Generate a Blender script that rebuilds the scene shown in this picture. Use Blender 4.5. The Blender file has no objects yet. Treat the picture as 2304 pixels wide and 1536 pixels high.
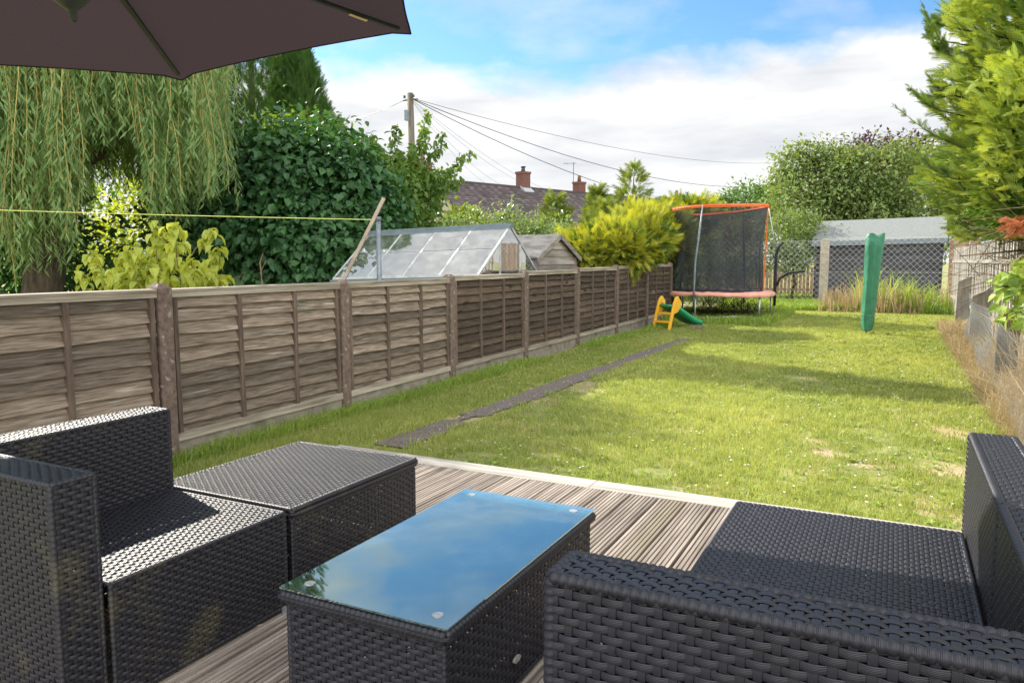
import bpy, math, random
import numpy as np
from math import radians as R_, sin, cos, pi
from mathutils import Vector, Matrix

rng = np.random.default_rng(7)
random.seed(7)
S = bpy.context.scene
C = S.collection
CAMZ = 1.3
F = 1700.0 / 2304.0
PITCH = math.atan(180 / 1700.0)
YAW = R_(26.92)

# ------------------------------------------------------------------ camera
cd = bpy.data.cameras.new('camera')
cam = bpy.data.objects.new('camera', cd)
C.objects.link(cam)
cam.location = (0, 0, CAMZ)
cam.rotation_euler = (pi / 2 - PITCH, 0, YAW)
cd.sensor_width = 36
cd.lens = 36 * F
cd.clip_start = 0.05
cd.clip_end = 3000
S.camera = cam

# ------------------------------------------------------------------ world
SUN_AZ = -72.0      # degrees from +Y towards +X (negative: to the left)
SUN_EL = 36.0
w = bpy.data.worlds.new('World')
S.world = w
w.use_nodes = True
nt = w.node_tree
nt.nodes.clear()
N = nt.nodes.new
L = nt.links.new
out = N('ShaderNodeOutputWorld')
bg = N('ShaderNodeBackground')
bg.inputs[1].default_value = 0.13
sky = N('ShaderNodeTexSky')
sky.sky_type = 'NISHITA'
sky.sun_disc = False
sky.sun_elevation = R_(SUN_EL)
sky.sun_rotation = R_(SUN_AZ)
sky.air_density = 1.0
sky.dust_density = 0.6
sky.ozone_density = 1.6
tc = N('ShaderNodeTexCoord')
sep = N('ShaderNodeSeparateXYZ')
L(tc.outputs['Generated'], sep.inputs[0])


def wmath(op, a, b=None, clamp=False, c=None):
    n = N('ShaderNodeMath')
    n.operation = op
    n.use_clamp = clamp
    for i, v in enumerate((a, b, c)):
        if v is None:
            continue
        if isinstance(v, (int, float)):
            n.inputs[i].default_value = v
        else:
            L(v, n.inputs[i])
    return n.outputs[0]


def wnoise(scale, sz, detail=8, rough=0.55, off=0.0):
    mp = N('ShaderNodeMapping')
    mp.inputs['Scale'].default_value = (1, 1, sz)
    mp.inputs['Location'].default_value = (off, off * .7, 0)
    L(tc.outputs['Generated'], mp.inputs[0])
    n = N('ShaderNodeTexNoise')
    n.inputs['Scale'].default_value = scale
    n.inputs['Detail'].default_value = detail
    n.inputs['Roughness'].default_value = rough
    n.inputs['Distortion'].default_value = 0.25
    L(mp.outputs[0], n.inputs[0])
    return n.outputs[0]


n1 = wnoise(3.0, 2.2)
n2 = wnoise(9.0, 2.0, off=3.1)
n3 = wnoise(2.2, 3.0, off=8.0, detail=9)
z = sep.outputs[2]
# the bank of cloud that stands on the horizon
edge = wmath('ADD', wmath('MULTIPLY', wmath('SUBTRACT', n1, 0.5), 0.16), wmath('MULTIPLY', wmath('SUBTRACT', n2, 0.5), 0.07))
edge = wmath('ADD', edge, 0.25)
edge = wmath('ADD', edge, wmath('MULTIPLY', sep.outputs[0], 0.005))
bank = wmath('DIVIDE', wmath('SUBTRACT', edge, z), 0.035, clamp=True)
wisp = wmath('MULTIPLY', wmath('SUBTRACT', n3, 0.52), 5.0, clamp=True)
wisp = wmath('MULTIPLY', wisp, 0.75)
wisp = wmath('ADD', wisp, wmath('MULTIPLY', wmath('SUBTRACT', wmath('MULTIPLY', sep.outputs[0], 0.62), wmath('MULTIPLY', sep.outputs[1], 0.76)), 1.2, clamp=True), clamp=True)  # extra cloud cover behind the camera, added as fill light
wisp = wmath('MAXIMUM', wisp, wmath('MULTIPLY', wmath('SUBTRACT', z, 0.56), 5.0, clamp=True))
dp = N('ShaderNodeVectorMath'); dp.operation = 'DOT_PRODUCT'
L(tc.outputs['Generated'], dp.inputs[0]); dp.inputs[1].default_value = (-0.660, 0.625, 0.417)
puff = wmath('MULTIPLY', wmath('ADD', wmath('SUBTRACT', dp.outputs['Value'], 0.982), wmath('MULTIPLY', wmath('SUBTRACT', n2, 0.5), 0.07)), 45.0, clamp=True)
wisp = wmath('MAXIMUM', wisp, wmath('MULTIPLY', puff, 0.85))
mask = wmath('MAXIMUM', bank, wisp)
cr = N('ShaderNodeValToRGB')
cr.color_ramp.elements[0].position = 0.33
cr.color_ramp.elements[0].color = (3.05, 3.2, 3.4, 1)
cr.color_ramp.elements[1].position = 0.62
cr.color_ramp.elements[1].color = (4.6, 4.52, 4.45, 1)
n4 = wnoise(4.0, 4.5, off=5.0, detail=6)
L(n4, cr.inputs[0])
tint = N('ShaderNodeMixRGB')
tint.blend_type = 'MULTIPLY'
tint.inputs[0].default_value = 1
tint.inputs[2].default_value = (.45, .66, .79, 1)
L(sky.outputs[0], tint.inputs[1])
mix = N('ShaderNodeMixRGB')
L(mask, mix.inputs[0])
L(tint.outputs[0], mix.inputs[1])
# unseen clouds behind the camera, brightened to fill the shaded faces turned to it
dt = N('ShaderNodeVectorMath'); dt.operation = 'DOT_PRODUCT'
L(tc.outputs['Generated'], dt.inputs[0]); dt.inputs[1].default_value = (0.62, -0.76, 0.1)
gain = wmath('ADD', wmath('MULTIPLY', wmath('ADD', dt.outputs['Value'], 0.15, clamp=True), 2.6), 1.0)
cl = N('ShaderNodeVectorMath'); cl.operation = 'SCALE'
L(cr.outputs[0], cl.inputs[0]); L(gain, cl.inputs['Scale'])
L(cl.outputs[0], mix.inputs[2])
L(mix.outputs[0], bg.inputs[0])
L(bg.outputs[0], out.inputs[0])

# ------------------------------------------------------------------ sun
sd = bpy.data.lights.new('sun', 'SUN')
sd.energy = 5.0
sd.angle = R_(0.5)
sd.color = (1.0, 0.93, 0.82)
sun = bpy.data.objects.new('sun', sd)
C.objects.link(sun)
a, e = R_(SUN_AZ), R_(SUN_EL)
sdir = Vector((sin(a) * cos(e), cos(a) * cos(e), sin(e)))
sun.rotation_euler = sdir.to_track_quat('Z', 'Y').to_euler()
sun.location = (-20, 10, 20)

S.view_settings.view_transform = 'Standard'
S.view_settings.look = 'None'
S.view_settings.exposure = 0.95
S.view_settings.gamma = 1
S.render.film_transparent = False
S.cycles.max_bounces = 8
S.cycles.transparent_max_bounces = 24


def at(px, py, Y):
    """world point seen at photo pixel px,py and lying Y metres down the garden"""
    x = (px - 1152) / 1700.0
    y = (768 - py) / 1700.0
    up = y * cos(PITCH) - sin(PITCH)
    fw = cos(PITCH) + y * sin(PITCH)
    X = x * cos(YAW) - fw * sin(YAW)
    YY = x * sin(YAW) + fw * cos(YAW)
    return np.array([X / YY * Y, Y, up / YY * Y + CAMZ])


# ------------------------------------------------------------------ mesh helpers
class MB:
    def __init__(s):
        s.v = []; s.q = []; s.t = []; s.a = []; s.n = 0

    def add(s, V, Q=None, T=None, a=0.0):
        V = np.asarray(V, float).reshape(-1, 3)
        s.v.append(V)
        if Q is not None and len(Q):
            s.q.append(np.asarray(Q, int).reshape(-1, 4) + s.n)
        if T is not None and len(T):
            s.t.append(np.asarray(T, int).reshape(-1, 3) + s.n)
        s.a.append(np.broadcast_to(np.asarray(a, float), (len(V),)).copy())
        s.n += len(V)
        return s

    def box(s, x0, x1, y0, y1, z0, z1, a=0.0):
        V = [(x0, y0, z0), (x1, y0, z0), (x1, y1, z0), (x0, y1, z0), (x0, y0, z1), (x1, y0, z1), (x1, y1, z1), (x0, y1, z1)]
        return s.add(V, [(0, 3, 2, 1), (4, 5, 6, 7), (0, 1, 5, 4), (1, 2, 6, 5), (2, 3, 7, 6), (3, 0, 4, 7)], a=a)

    def hexa(s, P, a=0.0):
        """8 corners, bottom 4 then top 4"""
        return s.add(P, [(0, 3, 2, 1), (4, 5, 6, 7), (0, 1, 5, 4), (1, 2, 6, 5), (2, 3, 7, 6), (3, 0, 4, 7)], a=a)

    def bar(s, p, q, w, h=None, up=(0, 0, 1), a=0.0):
        p = np.array(p, float); q = np.array(q, float)
        h = w if h is None else h
        d = q - p; d /= np.linalg.norm(d)
        u = np.array(up, float)
        x = np.cross(d, u)
        if np.linalg.norm(x) < 1e-4:
            x = np.cross(d, (0, 1, 0))
        x /= np.linalg.norm(x); y = np.cross(x, d)
        x = x * w / 2; y = y * h / 2
        P = [p - x - y, p + x - y, q + x - y, q - x - y, p - x + y, p + x + y, q + x + y, q - x + y]
        return s.hexa(P, a)

    def tube(s, pts, rad, n=8, a=0.0, cap=True):
        pts = np.asarray(pts, float)
        m = len(pts)
        rad = np.broadcast_to(np.asarray(rad, float), (m,))
        tg = np.gradient(pts, axis=0)
        tg /= np.linalg.norm(tg, axis=1)[:, None] + 1e-12
        ref = np.array([0, 0, 1.0]) if abs(tg[0][2]) < .9 else np.array([0, 1.0, 0])
        x = np.cross(tg[0], ref); x /= np.linalg.norm(x)
        V = []
        ang = np.arange(n) * 2 * pi / n
        for i in range(m):
            x = x - tg[i] * np.dot(x, tg[i]); x /= np.linalg.norm(x) + 1e-12
            y = np.cross(tg[i], x)
            V.append(pts[i] + rad[i] * (np.cos(ang)[:, None] * x + np.sin(ang)[:, None] * y))
        V = np.vstack(V)
        Q = []
        for i in range(m - 1):
            for j in range(n):
                k = (j + 1) % n
                Q.append((i * n + j, i * n + k, (i + 1) * n + k, (i + 1) * n + j))
        T = []
        if cap:
            V = np.vstack([V, pts[0], pts[-1]])
            for j in range(n):
                k = (j + 1) % n
                T.append((m * n, k, j)); T.append((m * n + 1, (m - 1) * n + j, (m - 1) * n + k))
        return s.add(V, Q, T, a)

    def prism(s, poly, off, a=0.0):
        """poly: (n,3) planar outline, extruded by vector off (fan caps)"""
        P = np.asarray(poly, float); n = len(P); o = np.asarray(off, float)
        c = P.mean(0)
        V = np.vstack([P, P + o, c, c + o])
        Q = [(i, (i + 1) % n, n + (i + 1) % n, n + i) for i in range(n)]
        T = [(2 * n, (i + 1) % n, i) for i in range(n)] + [(2 * n + 1, n + i, n + (i + 1) % n) for i in range(n)]
        return s.add(V, Q, T, a)

    def xform(s, M, start=0):
        M = np.array(M)
        for i in range(start, len(s.v)):
            s.v[i] = s.v[i] @ M[:3, :3].T + M[:3, 3]
        return s

    def build(s, name, mat, parent=None, smooth=False):
        me = bpy.data.meshes.new(name)
        V = np.vstack(s.v)
        Q = np.vstack(s.q) if s.q else np.zeros((0, 4), int)
        T = np.vstack(s.t) if s.t else np.zeros((0, 3), int)
        o = bpy.data.objects.new(name, me)
        C.objects.link(o)
        org = None
        if parent is not None:
            org = np.array(parent.get('_org', (0, 0, 0)), float)
            o.parent = parent
            if parent.type == 'MESH' or parent.parent is not None:
                o.location = (0, 0, 0)
                o['_org'] = tuple(org)
            else:
                o['_org'] = tuple(org)
            V = V - org
        else:
            lo, hi = V.min(0), V.max(0)
            org = np.array([(lo[0] + hi[0]) / 2, (lo[1] + hi[1]) / 2, lo[2]])
            V = V - org
            o.location = org
            o['_org'] = tuple(org)
        me.vertices.add(len(V))
        me.vertices.foreach_set('co', V.ravel())
        nl = Q.size + T.size
        me.loops.add(nl)
        me.loops.foreach_set('vertex_index', np.concatenate([Q.ravel(), T.ravel()]).astype(np.int32))
        me.polygons.add(len(Q) + len(T))
        st = np.concatenate([np.arange(len(Q)) * 4, Q.size + np.arange(len(T)) * 3]).astype(np.int32)
        me.polygons.foreach_set('loop_start', st)
        me.update(calc_edges=True)
        me.polygons.foreach_set('use_smooth', np.full(len(Q) + len(T), bool(smooth)))
        at_ = me.attributes.new('rnd', 'FLOAT', 'POINT')
        at_.data.foreach_set('value', np.concatenate(s.a).astype(np.float32))
        me.materials.append(mat)
        me.validate()
        return o


def thing(name, label, cat, loc=(0, 0, 0), group=None):
    o = bpy.data.objects.new(name, None)
    C.objects.link(o)
    o.location = loc
    o['_org'] = tuple(float(v) for v in loc)
    o.empty_display_size = 0.1
    o['label'] = label
    o['category'] = cat
    if group:
        o['group'] = group
    return o


def tag(o, label=None, cat=None, group=None, kind=None):
    if label: o['label'] = label
    if cat: o['category'] = cat
    if group: o['group'] = group
    if kind: o['kind'] = kind
    return o


def copy_thing(o, dloc, label=None, parent=None):
    c = o.copy(); C.objects.link(c)
    if parent is None:
        c.location = Vector(o.location) + Vector(dloc)
        if label: c['label'] = label
    else:
        c.parent = parent
    for ch in list(o.children):
        copy_thing(ch, (0, 0, 0), None, c)
    return c


# ------------------------------------------------------------------ materials
def newmat(name):
    m = bpy.data.materials.new(name)
    m.use_nodes = True
    t = m.node_tree
    t.nodes.clear()
    return m, t


def mat(name, c1, c2, scale=6, rough=.7, bump=.2, stretch=(1, 1, 1), detail=6, spec=.3, metal=0., rndamt=0., c3=None, s3=1.5, t3=.55,
        bscale=None, bdist=.01, coat=0., rndoff=False, lo=.35, hi=.65, knots=False):
    m, t = newmat(name)
    n = t.nodes.new; l = t.links.new
    o = n('ShaderNodeOutputMaterial'); b = n('ShaderNodeBsdfPrincipled')
    tcn = n('ShaderNodeTexCoord'); mp = n('ShaderNodeMapping')
    mp.inputs['Scale'].default_value = stretch
    l(tcn.outputs['Object'], mp.inputs[0])
    at_ = n('ShaderNodeAttribute'); at_.attribute_name = 'rnd'
    if rndoff:
        mm = n('ShaderNodeVectorMath'); mm.operation = 'SCALE'
        mm.inputs[0].default_value = (7.3, 3.1, 5.7)
        l(at_.outputs['Fac'], mm.inputs['Scale'])
        aa = n('ShaderNodeVectorMath'); aa.operation = 'ADD'
        l(mp.outputs[0], aa.inputs[0]); l(mm.outputs[0], aa.inputs[1])
        vec = aa.outputs[0]
    else:
        vec = mp.outputs[0]
    no = n('ShaderNodeTexNoise'); no.inputs['Scale'].default_value = scale; no.inputs['Detail'].default_value = detail
    no.inputs['Roughness'].default_value = .62
    l(vec, no.inputs[0])
    r = n('ShaderNodeValToRGB')
    r.color_ramp.elements[0].position = lo; r.color_ramp.elements[1].position = hi
    r.color_ramp.elements[0].color = (*c1, 1); r.color_ramp.elements[1].color = (*c2, 1)
    l(no.outputs[0], r.inputs[0])
    col = r.outputs[0]
    if c3:
        n3_ = n('ShaderNodeTexNoise'); n3_.inputs['Scale'].default_value = s3; n3_.inputs['Detail'].default_value = 5
        l(tcn.outputs['Object'] if not rndoff else vec, n3_.inputs[0])
        r3 = n('ShaderNodeValToRGB'); r3.color_ramp.elements[0].position = t3; r3.color_ramp.elements[1].position = t3 + .12
        l(n3_.outputs[0], r3.inputs[0])
        mx = n('ShaderNodeMixRGB'); l(r3.outputs[0], mx.inputs[0]); l(col, mx.inputs[1]); mx.inputs[2].default_value = (*c3, 1)
        col = mx.outputs[0]
    if knots:
        mk = n('ShaderNodeMapping'); mk.inputs['Scale'].default_value = (1, 2.6, 7.5)
        l(tcn.outputs['Object'], mk.inputs[0])
        vo = n('ShaderNodeTexVoronoi'); vo.inputs['Scale'].default_value = 1.0; vo.inputs['Randomness'].default_value = 1
        l(mk.outputs[0], vo.inputs[0])
        rk = n('ShaderNodeValToRGB'); rk.color_ramp.elements[0].position = .08; rk.color_ramp.elements[1].position = .2
        rk.color_ramp.elements[0].color = (.32, .25, .2, 1); rk.color_ramp.elements[1].color = (1, 1, 1, 1)
        l(vo.outputs['Distance'], rk.inputs[0])
        mkx = n('ShaderNodeMixRGB'); mkx.blend_type = 'MULTIPLY'; mkx.inputs[0].default_value = 1
        l(col, mkx.inputs[1]); l(rk.outputs[0], mkx.inputs[2]); col = mkx.outputs[0]
    if rndamt:
        mr = n('ShaderNodeMapRange'); mr.inputs[3].default_value = 1 - rndamt; mr.inputs[4].default_value = 1 + rndamt
        l(at_.outputs['Fac'], mr.inputs[0])
        mu = n('ShaderNodeVectorMath'); mu.operation = 'SCALE'
        l(col, mu.inputs[0]); l(mr.outputs[0], mu.inputs['Scale'])
        col = mu.outputs[0]
    l(col, b.inputs['Base Color'])
    b.inputs['Roughness'].default_value = rough
    b.inputs['Specular IOR Level'].default_value = spec
    b.inputs['Metallic'].default_value = metal
    b.inputs['Coat Weight'].default_value = coat
    if bump:
        bn = n('ShaderNodeBump'); bn.inputs['Strength'].default_value = bump; bn.inputs['Distance'].default_value = bdist
        if bscale:
            nb = n('ShaderNodeTexNoise'); nb.inputs['Scale'].default_value = bscale; nb.inputs['Detail'].default_value = 5
            l(vec, nb.inputs[0]); l(nb.outputs[0], bn.inputs['Height'])
        else:
            l(no.outputs[0], bn.inputs['Height'])
        l(bn.outputs[0], b.inputs['Normal'])
    l(b.outputs[0], o.inputs[0])
    return m


def leafmat(name, c1, c2, trans=.45, rough=.5, spec=.3, tcol=None, big=1.2):
    """leaves: colour varies per leaf (attribute) and in broad patches; light shines through"""
    m, t = newmat(name)
    n = t.nodes.new; l = t.links.new
    o = n('ShaderNodeOutputMaterial'); b = n('ShaderNodeBsdfPrincipled'); tr = n('ShaderNodeBsdfTranslucent'); mx = n('ShaderNodeMixShader')
    at_ = n('ShaderNodeAttribute'); at_.attribute_name = 'rnd'
    mr = n('ShaderNodeMixRGB')
    l(at_.outputs['Fac'], mr.inputs[0])
    mr.inputs[1].default_value = (*c1, 1); mr.inputs[2].default_value = (*c2, 1)
    l(mr.outputs[0], b.inputs['Base Color'])
    b.inputs['Roughness'].default_value = rough; b.inputs['Specular IOR Level'].default_value = spec
    tm = n('ShaderNodeMixRGB'); tm.blend_type = 'MULTIPLY'; tm.inputs[0].default_value = 1
    l(mr.outputs[0], tm.inputs[1])
    tm.inputs[2].default_value = (*(tcol or (1.5, 1.35, .5)), 1)
    l(tm.outputs[0], tr.inputs[0])
    mx.inputs[0].default_value = trans
    l(b.outputs[0], mx.inputs[1]); l(tr.outputs[0], mx.inputs[2])
    l(mx.outputs[0], o.inputs[0])
    return m


M = {}
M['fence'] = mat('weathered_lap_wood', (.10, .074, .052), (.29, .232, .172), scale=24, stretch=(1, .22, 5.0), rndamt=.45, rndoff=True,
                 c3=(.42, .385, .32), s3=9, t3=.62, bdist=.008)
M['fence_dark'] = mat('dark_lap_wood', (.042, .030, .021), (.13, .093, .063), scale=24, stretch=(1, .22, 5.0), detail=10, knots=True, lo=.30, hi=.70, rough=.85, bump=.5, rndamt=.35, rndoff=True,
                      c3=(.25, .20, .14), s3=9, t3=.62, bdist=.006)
M['batten'] = mat('batten_wood', (.085, .060, .045), (.18, .132, .10), scale=26, stretch=(1, 1, .15), rough=.85, bump=.4, rndamt=.2, rndoff=True)
M['rail'] = mat('rail_wood', (.19, .155, .115), (.42, .37, .29), scale=30, stretch=(1, .05, 1), rough=.85, bump=.4, rndamt=.2, rndoff=True)
M['post'] = mat('brown_concrete', (.115, .082, .064), (.215, .158, .125), scale=25, rough=.9, bump=.35, c3=(.40, .36, .31), s3=22, t3=.60)
M['gravelboard'] = mat('grey_concrete', (.22, .19, .155), (.34, .30, .25), scale=9, rough=.9, bump=.35, c3=(.13, .14, .08), s3=4, t3=.55)
M['concrete'] = mat('pale_concrete', (.34, .29, .23), (.50, .44, .36), scale=14, rough=.9, bump=.3)
M['deck'] = mat('deck_wood', (.125, .10, .08), (.36, .31, .265), scale=22, stretch=(1.6, .06, 1), rough=.75, bump=.35, rndamt=.22, rndoff=True, c3=(.17, .15, .085), s3=1.1, t3=.56, bdist=.004)
M['deckedge'] = mat('deck_edge_wood', (.29, .26, .22), (.50, .47, .42), scale=9, stretch=(.12, 2.5, 1), rough=.75, bump=.35, bdist=.004)
M['bark'] = mat('bark', (.045, .033, .024), (.13, .10, .075), scale=14, stretch=(1, 1, .25), rough=.95, bump=.8, bdist=.03)
M['twig'] = mat('twig', (.14, .10, .06), (.27, .2, .12), scale=9, rough=.9, bump=0)
M['stem_y'] = mat('yellow_stem', (.30, .22, .06), (.42, .32, .10), scale=3, rough=.7, bump=0)
M['metal'] = mat('galvanised_steel', (.42, .45, .47), (.60, .62, .64), scale=20, rough=.4, bump=0, metal=.75)
M['greymetal'] = mat('dull_grey_pole', (.15, .18, .20), (.24, .27, .29), scale=15, rough=.5, bump=.1, metal=.3)
M['alu'] = mat('aluminium', (.40, .42, .42), (.62, .64, .64), scale=12, rough=.4, bump=0, metal=.5)
M['alu_dark'] = mat('aluminium_ridge', (.11, .15, .17), (.17, .21, .23), scale=8, rough=.5, bump=0, metal=.2)
M['black'] = mat('black_foam', (.015, .016, .02), (.03, .032, .037), scale=10, rough=.6, bump=.1)
M['netting'] = mat('netting_wire', (.30, .31, .30), (.42, .43, .42), scale=9, rough=.5, bump=0)
M['wire'] = mat('fence_wire', (.5, .52, .5), (.66, .68, .66), scale=9, rough=.45, bump=0, metal=.3)
M['yellow'] = mat('yellow_plastic', (.80, .40, .015), (.86, .47, .03), scale=4, rough=.35, bump=0, spec=.5)
M['greenp'] = mat('green_plastic', (.01, .27, .11), (.015, .34, .14), scale=4, rough=.35, bump=0, spec=.5)
M['path'] = mat('tarmac_path', (.07, .057, .048), (.23, .195, .165), scale=60, rough=.95, bump=.7, c3=(.20, .18, .14), s3=2.5, t3=.62, bdist=.01)
M['soil'] = mat('ground', (.14, .165, .045), (.27, .28, .09), scale=2.2, rough=1, bump=.8, c3=(.40, .30, .19), s3=1.6, t3=.53, bdist=.03, bscale=30)
M['whitewood'] = mat('silvered_palings', (.28, .25, .21), (.48, .45, .40), scale=12, stretch=(1, 1, .15), rough=.9, bump=.3, rndamt=.25, rndoff=True)
M['tanwood'] = mat('tan_boards', (.30, .17, .10), (.45, .29, .19), scale=12, stretch=(1, 1, .15), rough=.9, bump=.3, rndamt=.2, rndoff=True)
M['shedblack'] = mat('black_shed_boards', (.035, .033, .04), (.10, .095, .105), scale=8, stretch=(.15, 1, 2), rough=.8, bump=.4, rndamt=.2, rndoff=True)
M['felt'] = mat('green_grey_felt', (.15, .163, .155), (.20, .215, .205), scale=20, rough=.9, bump=.2)
M['felt2'] = mat('old_grey_felt', (.17, .155, .14), (.33, .31, .29), scale=5, rough=.9, bump=.3)
M['shedwood'] = mat('grey_shed_boards', (.22, .19, .155), (.40, .36, .31), scale=10, stretch=(1, .15, 2), rough=.85, bump=.4, rndamt=.2, rndoff=True)
M['brick'] = mat('chimney_brick', (.095, .042, .032), (.19, .09, .07), scale=30, rough=.9, bump=.4)
M['lead'] = mat('lead_flashing', (.3, .32, .34), (.42, .45, .47), scale=8, rough=.6, bump=0)
M['wall'] = mat('render_wall', (.42, .36, .3), (.5, .44, .38), scale=5, rough=.9, bump=.1)
M['pole'] = mat('pole_wood', (.075, .062, .045), (.16, .135, .10), scale=10, stretch=(1, 1, .1), rough=.9, bump=.3)
M['stick'] = mat('grey_stick', (.28, .22, .17), (.42, .35, .28), scale=10, rough=.8, bump=.2)
M['rope'] = mat('yellow_line', (.60, .62, .15), (.75, .75, .25), scale=10, rough=.6, bump=0)
M['pad'] = mat('faded_pink_pad', (.62, .27, .19), (.74, .40, .31), scale=3, rough=.45, bump=.3, bdist=.03)
M['orange'] = mat('orange_band', (.70, .12, .03), (.80, .20, .06), scale=3, rough=.6, bump=0)
M['mat_black'] = mat('jumping_mat', (.012, .012, .014), (.02, .02, .022), scale=30, rough=.7, bump=0)
M['cover'] = mat('green_tarpaulin', (.04, .19, .105), (.06, .24, .14), scale=5, stretch=(1, 1, .45), rough=.5, bump=.9, bdist=.06)
M['rib'] = mat('dark_rib', (.02, .028, .03), (.035, .045, .045), scale=5, rough=.45, bump=0, spec=.5)
M['silver'] = mat('silver_disc', (.38, .36, .32), (.60, .57, .52), scale=60, rough=.3, bump=0, metal=.6)
M['white'] = mat('white_petal', (.75, .75, .72), (.85, .85, .82), scale=3, rough=.7, bump=0)
M['tagcloth'] = mat('cream_tag', (.75, .55, .30), (.85, .66, .4), scale=9, rough=.8, bump=0)
M['net_green'] = mat('green_string', (.05, .35, .25), (.08, .45, .3), scale=9, rough=.8, bump=0)

# leaves
M['L_willow'] = leafmat('willow_leaf', (.10, .19, .055), (.28, .40, .17), trans=.42)
M['L_dark'] = leafmat('lilac_leaf', (.022, .075, .030), (.075, .175, .055), trans=.30, rough=.45, spec=.35, tcol=(1.6, 1.6, .35))
M['L_lime'] = leafmat('lime_leaf', (.26, .34, .05), (.48, .52, .11), trans=.45)
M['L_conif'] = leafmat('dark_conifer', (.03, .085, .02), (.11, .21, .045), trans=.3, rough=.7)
M['L_cherry'] = leafmat('cherry_leaf', (.08, .17, .035), (.20, .30, .07), trans=.45)
M['L_apple'] = leafmat('apple_leaf', (.11, .19, .06), (.27, .36, .14), trans=.35, rough=.35, spec=.5)
M['L_gold'] = leafmat('golden_conifer', (.15, .23, .03), (.62, .60, .08), trans=.35, rough=.7, tcol=(1.2, 1.1, .3))
M['L_right'] = leafmat('yellow_green_conifer', (.07, .155, .03), (.46, .54, .11), trans=.3, rough=.7)
M['L_young'] = leafmat('young_conifer', (.11, .19, .045), (.30, .34, .07), trans=.3, rough=.7)
M['L_back'] = leafmat('back_tree_leaf', (.085, .145, .045), (.27, .35, .115), trans=.35)
M['L_sun'] = leafmat('sunlit_leaf', (.22, .31, .045), (.46, .52, .10), trans=.5)  # brighter yellow green: backlight on the shrub is put into the leaf colour
M['L_purple'] = leafmat('purple_tree_leaf', (.045, .03, .035), (.11, .07, .075), trans=.3, tcol=(1.3, .8, .8))
M['L_red'] = leafmat('red_shrub_leaf', (.20, .05, .05), (.32, .10, .09), trans=.3, tcol=(1.3, .8, .8))
M['L_far'] = leafmat('far_tree_leaf', (.06, .14, .025), (.13, .24, .05), trans=.35)
M['L_grass'] = leafmat('grass_blade', (.155, .235, .05), (.56, .57, .19), trans=.35, rough=.6, tcol=(1.25, 1.2, .5))
M['L_weed'] = leafmat('weed_leaf', (.15, .26, .045), (.36, .46, .10), trans=.35, rough=.5)
M['L_dry'] = leafmat('dry_grass', (.30, .22, .11), (.50, .40, .23), trans=.25, rough=.8, tcol=(1.1, 1, .8))
M['L_dead'] = leafmat('dead_conifer_spray', (.30, .09, .03), (.48, .17, .07), trans=.2, rough=.8, tcol=(1.1, 1, .8))


def wickermat(name, c1, c2, rough=.38, moss=0.):
    m, t = newmat(name)
    n = t.nodes.new; l = t.links.new
    o = n('ShaderNodeOutputMaterial'); b = n('ShaderNodeBsdfPrincipled')
    at_ = n('ShaderNodeAttribute'); at_.attribute_name = 'rnd'
    tcn = n('ShaderNodeTexCoord')
    no = n('ShaderNodeTexNoise'); no.inputs['Scale'].default_value = 34; no.inputs['Detail'].default_value = 3
    l(tcn.outputs['Object'], no.inputs[0])
    mx = n('ShaderNodeMixRGB'); l(no.outputs[0], mx.inputs[0])
    mx.inputs[1].default_value = (*c1, 1); mx.inputs[2].default_value = (*c2, 1)
    no2 = n('ShaderNodeTexNoise'); no2.inputs['Scale'].default_value = 5; no2.inputs['Detail'].default_value = 6
    l(tcn.outputs['Object'], no2.inputs[0])
    rr = n('ShaderNodeValToRGB'); rr.color_ramp.elements[0].position = .58; rr.color_ramp.elements[1].position = .75
    rr.color_ramp.elements[1].color = (moss, moss, moss, 1)
    l(no2.outputs[0], rr.inputs[0])
    m2 = n('ShaderNodeMixRGB'); l(rr.outputs[0], m2.inputs[0]); l(mx.outputs[0], m2.inputs[1]); m2.inputs[2].default_value = (.11, .10, .05, 1)
    l(m2.outputs[0], b.inputs['Base Color'])
    # fine ribs along each strand
    ma = n('ShaderNodeMath'); ma.operation = 'MULTIPLY'; ma.inputs[1].default_value = 6 * 2 * pi
    l(at_.outputs['Fac'], ma.inputs[0])
    si = n('ShaderNodeMath'); si.operation = 'SINE'; l(ma.outputs[0], si.inputs[0])
    bn = n('ShaderNodeBump'); bn.inputs['Strength'].default_value = .35; bn.inputs['Distance'].default_value = .0007
    l(si.outputs[0], bn.inputs['Height']); l(bn.outputs[0], b.inputs['Normal'])
    b.inputs['Roughness'].default_value = rough
    b.inputs['Specular IOR Level'].default_value = .42
    l(b.outputs[0], o.inputs[0])
    return m


M['wick'] = wickermat('rattan_strand', (.011, .011, .0135), (.028, .027, .032), moss=.5)
M['wick2'] = wickermat('rattan_strand_shaded', (.011, .011, .0145), (.028, .028, .036), moss=.0)  # slightly bluer copy without moss; shade is put into the strand colour

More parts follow.
